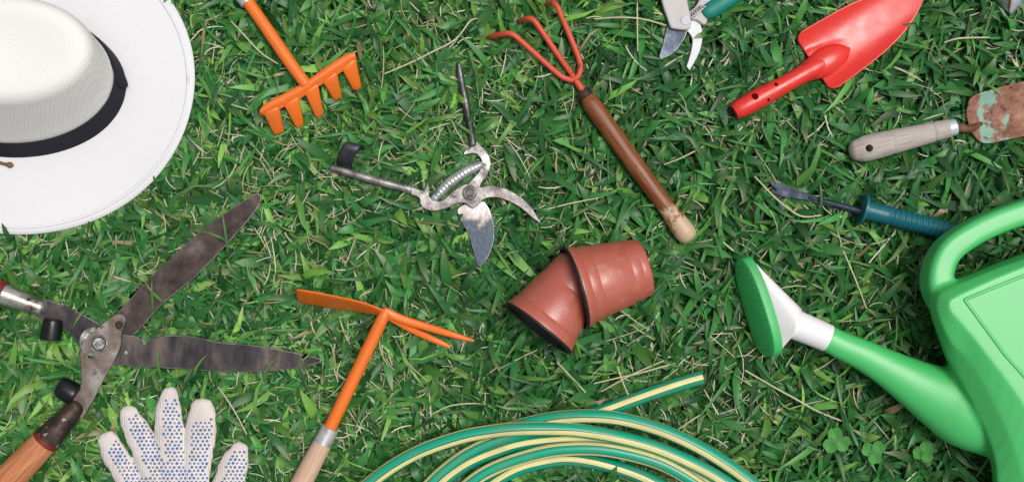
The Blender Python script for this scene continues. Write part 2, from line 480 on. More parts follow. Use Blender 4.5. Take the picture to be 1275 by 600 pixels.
# ------------------------------------------------------------------ ground
q = NB('soil')
ln = q.n('ShaderNodeVectorMath', operation='LENGTH'); q.l(q.tc.outputs['Object'], ln.inputs[0])
far = q.ramp(ln.outputs['Value'], [(0.95, g(0)), (1.0, g(1))])
soil = q.ramp(q.noise(90, 8, 0.7), [(0.3, lin(22, 20, 13)), (0.55, lin(38, 34, 22)), (0.75, lin(62, 56, 38))])
lawn = q.ramp(q.noise(70, 8, 0.75), [(0.3, lin(20, 44, 18)), (0.5, lin(44, 88, 36)), (0.72, lin(80, 128, 60))])
q.set(q.mix(far, soil, lawn), 0.9); q.bump(q.noise(120, 8, 0.7), 1.0, 0.006)
G = 60.0
gr = make('ground', [Vector((x, y, -0.010)) for x, y in ((-G, -G), (G, -G), (G, G), (-G, G))], [(0, 1, 2, 3)], MAT['soil'])
gr['kind'] = 'structure'

B = 0.013       # things rest on the pressed-down turf at about this height

# ------------------------------------------------------------------ sun hat
hat = thing('sun_hat', 'white wide-brimmed sun hat with black ribbon band in the top left corner', 'hat', 25, 100)
def ell(cx, cy, a, b, z, th):
    return W(cx + a * math.cos(th), cy + b * math.sin(th), z)
NS = 96
def rings_mesh(name, rings, mat, parent, zf=None, thick=0.0012, close_top=False):
    V = []; F = []; U = []
    for (cx, cy, a, b, z) in rings:
        for k in range(NS):
            th = 2 * math.pi * k / NS
            p = ell(cx, cy, a, b, z, th)
            if zf: p.z += zf(th, a)
            V.append(p)
    for i in range(len(rings) - 1):
        for k in range(NS):
            j = (k + 1) % NS
            F.append((i * NS + k, i * NS + j, (i + 1) * NS + j, (i + 1) * NS + k))
    if close_top: F.append(tuple((len(rings) - 1) * NS + k for k in range(NS)))
    o = make(name, V, F, mat, parent)
    s = o.modifiers.new('solid', 'SOLIDIFY'); s.thickness = thick; s.offset = 0
    return o
def brim_z(th, a):
    t = (a - 128) / 91.0
    return max(0, t) * (0.004 * math.sin(2 * th + 0.7) + 0.0025 * math.sin(3 * th + 2.0) + 0.002 * math.sin(5 * th))
br = []
for t in np.linspace(0, 1, 15):
    z = 0.020 - 0.002 * t
    br.append((20 + 5 * t, 108 - 8 * t, 133 + 86 * t, 84 + 108 * t, z))
br = sorted(br, key=lambda r: r[2])
rings_mesh('brim', br, MAT['hat_cloth'], hat, brim_z, 0.0018)
hem = [W(25 + 209 * math.cos(t), 100 + 183 * math.sin(t), 0.0197 + brim_z(t, 209)) for t in np.linspace(0, 2 * math.pi, NS + 1)]
V, F, U = sweep(hem, [0.0007] * len(hem), 8, 'flat', 'flat', sx=2.4)
make('hem_stitching', V, F, MAT['hat_cloth'], hat)
cr = [(20, 108, 135, 86, 0.0195), (17.5, 101, 130, 84, 0.031), (15, 95, 125, 81.5, 0.045), (12.5, 84, 119, 77, 0.070), (10, 75, 115, 73, 0.090),
      (7, 66, 110.5, 69.5, 0.108), (5, 63, 107, 66, 0.117), (3, 61, 101, 60, 0.123), (2, 60, 90, 52, 0.1255), (1, 59, 72, 40, 0.1250), (0, 58, 48, 26, 0.1225), (0, 58, 20, 11, 0.1205)]
cr = [tuple(r) for r in catmull(cr, 3)]
crown = rings_mesh('crown', cr, MAT['hat_crown_weave'], hat, None, 0.0016, True)
bd = [(20, 108, 137, 88, 0.0205), (17.5, 101, 132.4, 86.4, 0.031), (15, 95, 127.5, 84, 0.0455)]
band = rings_mesh('band', [tuple(r) for r in catmull(bd, 3)], MAT['ribbon'], hat, None, 0.0012)
bow = sheet('bow', [[W(*p) for p in r] for r in (
    [(121, 46, .040), (118, 48, .050), (115, 44, .056)], [(136, 63, .036), (134, 67, .046), (129, 64, .053)],
    [(150, 82, .032), (147, 86, .040), (140, 84, .048)], [(157.5, 98, .029), (154, 101, .036), (145, 101, .044)], [(161, 109, .0265), (157, 109, .031), (149, 110, .038)])], 0.0012, MAT['ribbon'], band, 2)
cord = tube('cord', [(-30, 198, .0215, 2.1), (-8, 201, .023, 2.1), (4, 204, .022, 2.1), (12, 205.5, .022, 2.1)], MAT['brown_cord'], hat)
tube('knot', [(9, 205, .0225, 2.6), (12.5, 205.6, .0225, 4.0), (15, 206, .0225, 2.6)], MAT['brown_cord'], cord)

# ------------------------------------------------------------------ orange rake
rk = thing('hand_rake', 'orange metal hand rake with five flat tines beside the hat', 'rake', 385, 105)
tube('shaft', [(301, -8, .027, 7.6), (330, 33, .030, 7.8), (360, 77, .033, 7.8), (382, 107, .035, 7.4)], MAT['orange_shaft'], rk, cap0='flat', cap1='flat')
tube('ferrule', [(291, -22, .026, 11), (301, -7, .0265, 10.6), (309, 5, .027, 9.4)], MAT['zinc'], rk, cap0='flat', cap1='flat')
tube('wooden_handle', [(226, -118, .025, 12), (240, -98, .025, 14), (270, -53, .0255, 13), (290, -24, .026, 11)], MAT['raw_wood'], rk)
up = [(322.5, 139), (327, 130.5), (348, 119), (368, 109), (376, 105), (389, 95.5), (411, 80), (432, 66), (442, 65)]
lo = [(325, 144), (332, 143.5), (352, 135), (372, 124.5), (384, 117), (397, 108), (417, 96), (436, 83), (445, 76)]
rows = []
for s in (0.0, 0.25, 0.5, 0.75, 1.0):
    rows.append([W(a[0] + (b[0] - a[0]) * s, a[1] + (b[1] - a[1]) * s, 0.036 + 0.0025 * math.sin(math.pi * min(1, s * 1.4)) - 0.004 * s * s) for a, b in zip(up, lo)])
sheet('head_bar', rows, 0.0024, MAT['orange_paint'], rk, 2)
for l0, r0, l1, r1 in (((328, 139), (346.5, 133), (342, 169), (354, 165)), ((354, 130), (371, 120), (370, 161), (378.5, 156)), ((379.5, 114), (395, 104), (394, 148), (403, 144)),
                       ((402, 101), (418.5, 90), (417, 126.5), (426, 122)), ((426, 85), (442, 72.5), (441, 114), (450.5, 111))):
    rows = []
    for s in np.linspace(0, 1, 7):
        z = 0.0345 - 0.0215 * s ** 1.25
        wf = 1.16 - 0.06 * math.sin(math.pi * s)
        if s > 0.95: wf *= 0.8
        lx = np.array(l0) * (1 - s) + np.array(l1) * s; rx = np.array(r0) * (1 - s) + np.array(r1) * s
        mid = (lx + rx) / 2; lx = mid + (lx - mid) * wf; rx = mid + (rx - mid) * wf
        rows.append([W(*(lx * (1 - u) + rx * u), z + 0.0016 * math.sin(math.pi * u)) for u in (0, .25, .5, .75, 1)])
    sheet('tine', rows, 0.0020, MAT['orange_paint'], rk, 1)

# ------------------------------------------------------------------ old pruning shears (middle)
ps = thing('pruning_shears', 'old worn steel pruning shears lying open in the middle of the grass', 'pruning shears', 585, 240)
tube('handle', [(571, 80, .018, 3.2), (574, 98, .018, 4.2), (580, 130, .018, 5.0), (586, 162, .018, 4.6), (589, 180, .018, 4.4)], MAT['old_steel_dark'], ps, seg=14, label='dark narrow upright handle')
tube('handle', [(413, 209.5, .017, 4.0), (430, 214, .0175, 5.0), (470, 225.5, .018, 5.2), (505, 234.5, .018, 5.0), (518, 238, .018, 4.6)], MAT['old_steel'], ps, seg=14)
plate('upper_jaw', [(585, 174, 1), (593, 176), (601, 184), (608, 193), (611, 205), (606, 219), (598, 231), (598, 246), (588, 256), (576, 252), (578, 240), (584, 228), (592, 219), (598, 211), (600, 202), (595, 193), (588, 191), (577, 193, 1), (579, 188), (586, 184)], 0.0145, 0.0045, MAT['old_steel'], ps, 0.0012, 4)
plate('cutting_blade', [(569, 263), (573, 257), (585, 252), (603, 250, 1), (610.8, 263), (615, 281), (615, 299.7), (609.5, 317), (598, 334, 1), (593.7, 328), (589, 312), (582.4, 291), (574, 276)], 0.0148, 0.0022, MAT['snip_blade'], ps, 0.0009, 4, edge_mat=MAT['worn_edge'])
plate('hook_jaw', [(511, 233, 1), (524, 236.5), (529, 235), (531.5, 226, 1), (535, 235), (534, 243), (540, 249.5), (551, 249.5), (562, 240), (573, 232), (584, 229), (594, 233.5), (611, 231), (630, 235), (648, 245), (662, 259), (675, 280, 1), (663, 271.5), (647, 258), (625, 247.5), (606, 246.5), (595, 255), (588, 259), (579, 253), (569, 253.5), (555.4, 259.5), (540, 263), (528, 259.5), (523, 253), (522, 246.5), (512, 242.5, 1)],
      lambda x, y: 0.0192, 0.0042, MAT['old_steel'], ps, 0.0013, 3, seg=3)
piv = tube('pivot_bolt', [(585, 240, .0225, 9.2), (585, 240, .0258, 9.0)], MAT['bolt_steel'], ps, sub=1, cap0='flat', cap1='flat', seg=20)
tube('slot', [(585, 240, .0255, 5.6), (585, 240, .0275, 5.2)], MAT['old_steel_dark'], piv, sub=1, cap0='flat', cap1='flat', seg=6)
A0, A1 = np.array([540.0, 248.0]), np.array([599.0, 205.0]); sp = []
for t in np.linspace(0, 1, 170):
    p = A0 + (A1 - A0) * t + np.array([-1, -1.2]) * 3.0 * math.sin(math.pi * t)
    rr = 6.6 * (0.66 + 0.34 * math.sin(math.pi * t) ** .6) * (1 + .06 * abs(math.sin(math.pi * 15 * t)))
    sp.append((p[0], p[1], .0205, rr))
tube('spring', sp, MAT['spring_zinc'], ps, sub=1, seg=16)
rows = []
for (x, y, z) in catmull([(424, 210, .013), (420, 205, .020), (421, 196, .027), (426, 185, .032), (431, 178, .031), (435, 178, .025), (436, 183, .018)], 3):
    rows.append([W(x - 1, y - 1, z), W(x + 8, y + 1.8, z + .0005), W(x + 19, y + 5, z)])
sheet('catch_strap', rows, 0.0016, MAT['dark_strap'], ps, 1)

# ------------------------------------------------------------------ three-prong cultivator
cu = thing('hand_cultivator', 'three-pronged orange-red cultivator with a worn brown wooden handle', 'cultivator', 770, 180)
tube('prong', [(609, 46.5, .008, 2.6), (614, 45.5, .017, 3.3), (626, 42.5, .029, 3.7), (636, 42.5, .034, 3.7), (646, 49, .033, 3.6), (684, 83, .028, 3.6), (700, 96, .025, 3.6), (711, 100, .024, 3.6)], MAT['coral_paint'], cu, seg=12)
tube('prong', [(645, 26.5, .008, 2.6), (650, 25.5, .018, 3.3), (657, 23.5, .030, 3.7), (664, 25.5, .034, 3.7), (671, 34, .033, 3.6), (693, 66, .029, 3.6), (714, 96, .0185, 3.6), (720, 105, .022, 3.6)], MAT['coral_paint'], cu, seg=12)
tube('prong', [(681, 5.5, .008, 2.6), (684, 4.5, .018, 3.3), (689, 4, .030, 3.7), (694, 9, .034, 3.7), (698, 18, .033, 3.6), (710, 46, .029, 3.6), (721, 74, .026, 3.6), (722.5, 87, .025, 3.6), (719, 96, .0245, 3.6), (711, 100, .024, 3.6)], MAT['coral_paint'], cu, seg=12)
tube('shank', [(712, 94, .0215, 4.2), (720, 105, .0225, 4.2), (731, 121, .023, 4.2)], MAT['coral_paint'], cu, seg=12)
tube('ferrule', [(725, 113, .023, 8.5), (729, 119, .023, 10), (731, 122, .023, 8.8), (734, 126, .023, 10.2)], MAT['ferrule_rust'], cu, sub=3, cap0='flat', cap1='flat')
tube('wooden_handle', [(732, 123, .023, 9.6), (738, 132, .023, 11.4), (762, 165, .0235, 11.6), (790, 204, .024, 11.6), (815, 238, .024, 11.2), (833, 262, .024, 11.0), (843, 276, .024, 12.6), (852, 288, .024, 13.6), (855, 292, .024, 12.8)], MAT['varnished_wood'], cu, seg=24)

# ------------------------------------------------------------------ modern secateurs (top edge)
se = thing('bypass_secateurs', 'grey bypass secateurs with teal grip entering at the top edge', 'secateurs', 856, 26)
plate('body', [(816, -50), (822, -8), (825.5, 8), (830, 21), (834, 32.5), (838, 36), (855, 37.5), (860.5, 32), (859.5, 18), (856, 0), (848, -50)], 0.0225, 0.006, MAT['grey_alloy'], se, 0.0022, 4, seg=3)
plate('cutting_blade', [(832, 30), (826, 52), (820.5, 71, 1), (823, 74.5, 1), (838, 67), (849, 54), (855, 42.5), (855, 30), (842, 26)], 0.0195, 0.0022, MAT['navy_steel'], se, 0.0010, 4, edge_mat=MAT['worn_edge'])
plate('hook_blade', [(850, 30), (858, 14), (866, 18), (872.5, 31), (875, 45), (871.7, 63), (864, 79), (858.5, 88, 1), (854.5, 83, 1), (858, 73), (861.5, 58), (861, 46)], 0.0150, 0.0040, MAT['white_coat'], se, 0.0012, 4, seg=3)
plate('lever_arm', [(858, 16), (866, 8), (872, -2), (884, -16), (896, -12), (884, 4), (881, 26), (876, 31), (868, 26), (860, 24)], 0.0160, 0.0072, MAT['grey_alloy'], se, 0.002, 4, seg=3)
tube('grip', [(876, 19, .021, 8), (883, 14, .021, 10.5), (902, 2, .021, 11), (935, -22, .021, 11), (975, -62, .021, 10)], MAT['teal_plastic'], se, cap0='flat', sz=0.8)
tube('grip', [(836, -30, .025, 15), (832, -60, .024, 15), (828, -100, .023, 14), (832, -150, .022, 12)], MAT['teal_plastic'], se, sz=0.65)
tube('pivot_bolt', [(853.5, 26, .0280, 6.2), (853.5, 26, .0303, 5.6)], MAT['white_coat'], se, sub=1, cap0='flat', cap1='flat', seg=20)
sp = [(861 + 16 * t + 3 * math.cos(40 * t), 20 - 14 * t + 3 * math.sin(40 * t), .0235 + .003 * math.sin(40 * t), 1.3) for t in np.linspace(0, 1, 60)]
tube('spring', sp, MAT['zinc'], se, sub=1, seg=6)

# ------------------------------------------------------------------ red trowel
tr = thing('hand_trowel', 'glossy red metal trowel with hollow red handle at the top right', 'trowel', 1015, 78)
def hw_interp(u, tab):
    return float(np.interp(u, [a for a, b in tab], [b for a, b in tab]))
tab = [(-4, 34), (-2, 38), (2, 40.5), (8, 42), (20, 41.5), (40, 40.3), (60, 39), (80, 37), (100, 33.2), (118, 28), (134, 21.5), (146, 15.2), (154, 9.5), (159, 5), (161, 1)]
ax = np.array([.838, -.546]); pe = np.array([.546, .838]); o0 = np.array([1015.0, 78.0])
rows = []
for u in list(np.linspace(-4, 20, 8)) + list(np.linspace(28, 146, 18)) + [150, 154, 157, 159, 161]:
    h = hw_interp(u, tab); row = []
    for v in np.linspace(-1, 1, 21):
        uu = u
        p = o0 + ax * uu + pe * (v * h)
        dish = 0.011 * (abs(v) * h / 42) ** 3.0 + 0.008 * max(0, (u - 60) / 100) ** 2
        ridge = 0.0
        if u < 46:                                          # pressed socket running into the blade
            wdt = 19.0 * math.sqrt(max(0.0, 1 - max(0, u) / 46.0)); d = abs(v * h)
            if d < wdt: ridge = 0.004 * math.sqrt(max(0, 1 - (d / wdt) ** 2)) * (1 - max(0, u) / 46.0) ** 0.5
        row.append(W(p[0], p[1], 0.0155 + dish + ridge))
    rows.append(row)
sheet('blade', rows, 0.0016, MAT['red_paint'], tr, 1)
hd = tube('handle', [(914, 140, .024, 9.5), (920, 136.5, .024, 11.5), (932, 130, .024, 12.6), (950, 120, .0235, 12.6), (975, 106.5, .023, 11.2), (1000, 92.5, .022, 11.2), (1012, 86, .0215, 11.8), (1022, 80.5, .0205, 11)], MAT['red_paint'], tr, seg=28, cap0='flat', sub=8)
cut_hole(hd, 946, 117, 4.4, .0145, .06); cut_hole(hd, 973, 101.5, 2.4, .0155, .06); cut_hole(hd, 963.5, 121, 2.0, .016, .06)
tube('socket', [(1000, 92.5, .0205, 11.2), (1010, 87, .0195, 14), (1021, 81, .0185, 17.5), (1033, 74.4, .0175, 18), (1044, 68.3, .0165, 15), (1052, 64, .0155, 9.5), (1056, 61.8, .015, 4)], MAT['red_paint'], tr, seg=32, sz=.72, sub=8)
tube('end_socket', [(912.5, 141, .0235, 6.0), (915.5, 139.2, .0235, 6.0)], MAT['dark'], tr, sub=1, cap0='flat', cap1='flat', seg=16)

# ------------------------------------------------------------------ rusty trowel
rt = thing('rusty_trowel', 'rusty trowel with weathered pale wooden handle at the right edge', 'trowel', 1200, 158)
h2 = tube('wooden_handle', [(1067, 187, .027, 13.5), (1076, 185.5, .0275, 16), (1092, 181.5, .0275, 16.2), (1106, 178.1, .0275, 15.6), (1109, 177.3, .0275, 14.5), (1112, 176.6, .0275, 15.3), (1140, 170, .0265, 13.7), (1159, 165.2, .026, 12.7), (1162, 164.5, .026, 11.7), (1165, 163.8, .026, 12.4), (1180, 160.3, .0255, 11.2)], MAT['weathered_wood'], rt, seg=28, cap1='flat')
cut_hole(h2, 1088.6, 183, 4.8, .0145, .06)
tube('ferrule', [(1177, 161, .0255, 11.0), (1186, 158.8, .0255, 10.6), (1190, 157.8, .0255, 10.0)], MAT['galvanised'], rt, cap0='flat', cap1='flat')
tube('shank', [(1186, 158.5, .025, 5.5), (1196, 159.5, .023, 5.5), (1206, 161, .020, 5.2), (1214, 158, .0185, 4.4), (1222, 154, .0175, 2.4)], MAT['shank_rust'], rt)
tabr = [(-2, 10), (0, 16), (6, 27), (12, 30.5), (20, 32), (60, 33.5), (90, 33), (120, 29), (140, 21), (152, 12), (158, 4), (159, 1)]
ax = np.array([.972, -.235]); pe = np.array([.235, .972]); o0 = np.array([1207.0, 152.0])
rows = []
for u in [-2, 0, 3, 6, 9, 12, 16, 20, 26, 32, 38, 46, 55, 65, 75, 85, 95, 105, 115, 125, 134, 142, 148, 153, 157, 159]:
    h = hw_interp(u, tabr); row = []
    for v in np.linspace(-1, 1, 21):
        p = o0 + ax * u + pe * (v * h)
        ridge = 0.0; d = abs(v * h); wd = 9 * max(0, 1 - max(0, u) / 50)
        if d < wd: ridge = 0.004 * (1 - (d / wd) ** 2) * max(0, 1 - u / 50)
        if u > 4: ridge += 0.0022 * math.exp(-((d - 13 + u * 0.22) / 3) ** 2) * max(0, 1 - u / 45)
        row.append(W(p[0], p[1], 0.0155 + 0.011 * (d / 33) ** 2 + ridge + 0.0006 * noise.noise(Vector((p[0] * .05, p[1] * .05, 0)))))
    rows.append(row)
sheet('blade', rows, 0.0018, MAT['rust_turquoise'], rt, 1)

# ------------------------------------------------------------------ weeder
we = thing('hand_weeder', 'fork-tipped weeding tool with ribbed teal handle beside the watering can', 'weeder', 1080, 262)
plate('forked_blade', [(957.5, 227, 1), (974, 230), (1010, 242.5), (1021, 246, 1), (1070, 260.5, 1), (1069, 265.5, 1), (1018, 252.8), (1010, 250), (978, 245.5), (965.4, 242), (956, 238, 1), (967, 236.5, 1)],
      lambda x, y: 0.0125 + 0.007 * max(0, min(1, (x - 958) / 110)), 0.0035, MAT['weeder_steel'], we, 0.0012, 3)
tube('shaft', [(1008, 246, .0175, 3.2), (1030, 252, .019, 3.8), (1074, 264, .0225, 4.4)], MAT['weeder_steel'], we, seg=12)
d = np.array([108, 28.0]); d /= np.linalg.norm(d)
gp = [(1073, 260, .0235, 19.5), (1077, 261, .0235, 19.5)]
tube('guard', gp, MAT['weeder_plastic'], we, sub=1, cap0='flat', cap1='flat', seg=32, edge=0.0008)
pts = []
for t in np.linspace(0, 1, 120):
    x = 1076 + 128 * t; y = 260.8 + 33.2 * t
    r = 11.8 - 1.0 * t
    if 0.22 < t < 0.92: r += 0.9 * math.sin((t - .22) / .70 * 2 * math.pi * 13)
    pts.append((x, y, .0235, r))
tube('ribbed_grip', pts, MAT['weeder_plastic'], we, sub=1, cap0='flat', seg=24)

# ------------------------------------------------------------------ watering can
wc = thing('watering_can', 'bright green plastic watering can lying on its side at the right edge', 'watering can', 1300, 480)
# body: stacked outlines (z, outline in pixels at that height)
lay = [
 (.020, [(1178, 372), (1207, 356), (1300, 320), (1405, 302), (1455, 420), (1440, 620), (1300, 690), (1262, 630), (1245, 560), (1205, 480), (1186, 432)]),
 (.032, [(1162, 366), (1201, 348), (1300, 312), (1415, 292), (1470, 420), (1455, 635), (1300, 710), (1252, 640), (1234, 560), (1194, 476), (1176, 432)]),
 (.055, [(1155, 364), (1198, 344), (1300, 307), (1420, 286), (1478, 420), (1463, 640), (1300, 716), (1245, 640), (1229, 558), (1190, 474), (1172, 432)]),
 (.085, [(1157, 366), (1198, 346), (1300, 309), (1424, 288), (1480, 420), (1465, 640), (1304, 716), (1250, 640), (1234, 556), (1195, 472), (1174, 430)]),
 (.103, [(1166, 376), (1198, 352), (1302, 314), (1420, 292), (1474, 420), (1458, 634), (1318, 700), (1282, 620), (1256, 540), (1210, 452), (1182, 424)]),
 (.113, [(1181, 383), (1196, 366), (1304, 322), (1412, 304), (1462, 420), (1446, 622), (1345, 684), (1318, 590), (1276, 506), (1222, 434), (1196, 402)]),
]
V = []; F = []; m = None
for z, ol in lay:
    oo = smooth_outline(ol, 4); m = len(oo)
    V += [W(p[0], p[1], z) for p in oo]
for i in range(len(lay) - 1):
    for k in range(m):
        j = (k + 1) % m; F.append((i * m + k, i * m + j, (i + 1) * m + j, (i + 1) * m + k))
F.append(tuple(range(m - 1, -1, -1))); F.append(tuple((len(lay) - 1) * m + k for k in range(m)))
body_g = (V, F)
hp = [(1455, 350, .070, 18), (1454, 300, .070, 16.5), (1427, 259, .070, 15.8), (1376, 242, .070, 15.5), (1320, 248, .070, 15.5), (1275, 263.5, .070, 15.5), (1239, 276, .070, 15.5), (1205, 292.5, .070, 15.8), (1179, 312, .070, 16.2), (1167.5, 336, .070, 16.5), (1168, 360, .070, 17.5), (1184, 388, .070, 18)]
hV, hF, _ = tube_geo(hp, seg=36, sub=5, sz=1.4, sup=0.42)
spt = [(1029, 420, .054, 16.6), (1048, 430, .0535, 17.4), (1075, 442, .053, 19.4), (1105, 458, .0515, 23.5), (1138, 477, .0495, 30.5), (1170, 494, .048, 40), (1200, 507, .047, 49), (1240, 520, .046, 50)]
sV, sF, _ = tube_geo(spt, seg=32, sub=5, cap0='flat', sz=0.80, sup=.9)
V, N, F = fuse([body_g, (hV, hF), (sV, sF)], 0.0024, 3)
pc = [Vector(W(*p[:3])) for p in spt]; hc = [Vector(W(*p[:3])) for p in catmull(hp, 3)]
e0, e1 = W(1176, 446, .05), W(1238, 552, .05)        # where the spout leaves the body
h0, h1 = W(1148, 372, .066), W(1208, 336, .066)
def which(c):
    s = (e1.x - e0.x) * (c.y - e0.y) - (e1.y - e0.y) * (c.x - e0.x)
    if s < 0 and c.y < W(0, 400, .05).y: return 'spout'
    if s < 0 and c.x < W(1150, 0, .05).x: return 'spout'
    if (h1.x - h0.x) * (c.y - h0.y) - (h1.y - h0.y) * (c.x - h0.x) > 0 and min((c.xy - q.xy).length for q in hc) < 0.022: return 'handle'
    return 'body'
cp = split_parts(V, N, F, which, {'spout': 'spout', 'handle': 'handle', 'body': 'body'}, {k: MAT['can_green'] for k in ('spout', 'handle', 'body')}, wc)
po = [(1201, 373), (1236, 358.5), (1270, 345), (1305, 331), (1406, 318), (1444, 420), (1430, 612), (1352, 656), (1312, 532), (1277, 470), (1251, 441), (1226, 407), (1201, 373)]
tube('panel_ridge', [(x, y, .1130, 1.5) for x, y in po], MAT['can_green'], wc, sub=1, seg=10, sx=1.5)
tube('white_collar', [(1031, 421, .054, 17.2), (1010, 412, .054, 17.8), (989, 403.5, .054, 18.6), (985, 402, .054, 19.5)], MAT['white_plastic'], wc, cap0='flat', cap1='flat', seg=32, sub=3)
# rose head: rounded plate tilted upwards, white funnel behind it
rc = W(938.5, 383.5, .046); k = S * (H - .049) / H
la = Vector((.29, -.957, 0)).normalized(); nh = Vector((-.957, -.29, 0)).normalized()
phi = R(22)
nn = (nh * math.cos(phi) + Vector((0, 0, 1)) * math.sin(phi)).normalized(); sa = nn.cross(la).normalized()
def oval(c, a, b, e, nseg=48):
    out = []
    for i in range(nseg):
        t = 2 * math.pi * i / nseg; ca, sn = math.cos(t), math.sin(t); 
        tb = 1 - .26 * max(0.0, -ca)          # narrower towards one end
        out.append(c + la * (a * math.copysign(abs(ca) ** e, ca)) + sa * (b * tb * math.copysign(abs(sn) ** e, sn)))
    return out
def loft(name, rings, mat, parent, caps=(True, True)):
    n = len(rings[0]); V = [p for r in rings for p in r]; F = []
    for i in range(len(rings) - 1):
        for q2 in range(n):
            j = (q2 + 1) % n; F.append((i * n + q2, i * n + j, (i + 1) * n + j, (i + 1) * n + q2))
    if caps[0]: F.append(tuple(range(n - 1, -1, -1)))
    if caps[1]: F.append(tuple((len(rings) - 1) * n + q2 for q2 in range(n)))
    return make(name, V, F, mat, parent)
a, b = 64 * k, 25.5 * k
rose = loft('rose', [oval(rc - nn * .011, a * .95, b * .93, .60), oval(rc - nn * .010, a, b, .60), oval(rc - nn * .002, a, b, .60), oval(rc, a * .975, b * .955, .60), oval(rc + nn * .0006, a * .93, b * .88, .60), oval(rc + nn * .002, a * .5, b * .5, .8)], MAT['rose_green'], wc)
bb = rose.modifiers.new('bevel', 'BEVEL'); bb.width = .0006; bb.limit_method = 'ANGLE'; bb.angle_limit = R(35); bb.harden_normals = True
# watering holes in the rose face
hv = []; hf = []
for i in np.arange(-0.85, 0.9, 0.1):
    for j in np.arange(-0.8, 0.85, 0.2):
        if (abs(i) ** 2.6 + abs(j / (1 - .26 * max(0, -i))) ** 2.6) > 0.72: continue
        c = rc + la * (i * a) + sa * (j * b) + nn * (.0022 - .0014 * max(abs(i), abs(j)))
        base = len(hv)
        for q2 in range(6):
            t = q2 * math.pi / 3; hv.append(c + la * .0008 * math.cos(t) + sa * .0008 * math.sin(t))
        hf.append(tuple(base + q2 for q2 in range(6)))
ho = make('water_holes', hv, hf, MAT['dark'], rose); ho['kind'] = 'stuff'
cc = W(989, 403.5, .054); cd = (W(985, 402, .054) - W(1010, 412, .054)).normalized()
rr = 21.5 * k
sd2 = cd.cross(Vector((0, 0, 1))).normalized(); 
def coll_ring(c, r):
    out = []
    for i in range(48):
        t = 2 * math.pi * i / 48
        out.append(c - sd2 * (r * math.cos(t)) * (1 if (-sd2).dot(la) > 0 else -1) + Vector((0, 0, 1)) * (r * math.sin(t)) * (1 if sa.z > 0 else -1))
    return out
r0 = coll_ring(cc, rr); r2 = oval(rc - nn * .0105, a * .96, b * .95, .62)
mid = [[p * (1 - t) + q2 * t for p, q2 in zip(r0, r2)] for t in (.12, .35, .65, .9)]
loft('white_funnel', [r0] + mid + [r2], MAT['white_plastic'], wc)

# ------------------------------------------------------------------ flower pots
def lathe(name, c0, c1, prof, mats, parent, seg=64, closed_end=True, wob=0.0):
    ax = (c1 - c0).normalized(); L = (c1 - c0).length
    s = ax.cross(Vector((0, 0, 1))).normalized(); u = s.cross(ax)
    V = []; F = []; 
    for (t, r) in prof:
        for k in range(seg):
            a = 2 * math.pi * k / seg
            rr = r * (1 + wob * math.sin(2 * a + 1))
            V.append(c0 + ax * (t * L) + s * (rr * math.cos(a)) + u * (rr * math.sin(a)))
    n = len(prof)
    for i in range(n - 1):
        for k in range(seg):
            j = (k + 1) % seg; F.append((i * seg + k, i * seg + j, (i + 1) * seg + j, (i + 1) * seg + k))
    F.append(tuple(range(seg))) ; F.append(tuple((n - 1) * seg + k for k in range(seg)))
    return make(name, V, F, mats, parent)
def pot(label, rim, base, rr, rb, lines):
    p = thing('flower_pot', label, 'flower pot', rim[0], rim[1], 'terracotta plastic pots on the lawn')
    zr = B + rr + .001; zb = B + rb + .002
    c0 = W(rim[0], rim[1], zr); c1 = W(base[0], base[1], zb); L = (c1 - c0).length
    def r_at(t): return rr + (rb - rr) * t
    prof = [(0.0, rr + .0012), (0.012, rr + .0018), (0.03, rr + .0014)]
    for (t, dr) in lines:
        prof += [(t - .012, r_at(t - .012) + dr), (t, r_at(t) - .0002), (t + .012, r_at(t + .012))]
    prof += [(.97, r_at(.97)), (.995, r_at(1) - .0008), (1.0, r_at(1) - .0025)]
    prof = sorted(prof)
    body = lathe('pot_wall', c0, c1, prof, MAT['terracotta'], p)
    # open the mouth: remove the cap at t = 0
    bm = bmesh.new(); bm.from_mesh(body.data); bm.faces.ensure_lookup_table()
    big = sorted([f for f in bm.faces if len(f.verts) > 10], key=lambda f: -f.calc_area())[0]
    bmesh.ops.delete(bm, geom=[big], context='FACES_ONLY')
    for e in bm.edges:
        if len(e.link_faces) == 2 and e.calc_face_angle(0) > R(50): e.smooth = False
    bm.to_mesh(body.data); bm.free()
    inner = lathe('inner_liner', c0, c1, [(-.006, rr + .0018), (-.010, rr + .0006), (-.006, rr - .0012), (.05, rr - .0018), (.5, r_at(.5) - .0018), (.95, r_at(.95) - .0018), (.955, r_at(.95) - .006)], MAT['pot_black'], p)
    bm = bmesh.new(); bm.from_mesh(inner.data)
    big = sorted([f for f in bm.faces if len(f.verts) > 10], key=lambda f: -f.calc_area())[0]
    bmesh.ops.delete(bm, geom=[big], context='FACES_ONLY'); bm.to_mesh(inner.data); bm.free()
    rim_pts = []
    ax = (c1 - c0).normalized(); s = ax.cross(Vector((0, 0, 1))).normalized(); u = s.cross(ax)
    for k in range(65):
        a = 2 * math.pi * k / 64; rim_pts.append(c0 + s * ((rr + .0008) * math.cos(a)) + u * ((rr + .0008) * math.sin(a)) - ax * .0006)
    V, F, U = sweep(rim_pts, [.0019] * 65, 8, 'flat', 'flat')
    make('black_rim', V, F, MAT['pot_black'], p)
    return p
k6 = S * (H - .057) / H
pot('terracotta plastic flower pot tipped with its mouth toward lower left, inside the other', (671, 408), (727, 335), 48.5 * k6, 35 * k6, [(.16, .0010), (.62, .0004)])
pot('terracotta plastic flower pot lying with its base to the right, sleeved over the other', (716, 358), (802, 332.5), 50.5 * k6, 36.5 * k6, [(.13, .0012), (.27, .0008), (.74, .0006), (.88, .0005)])

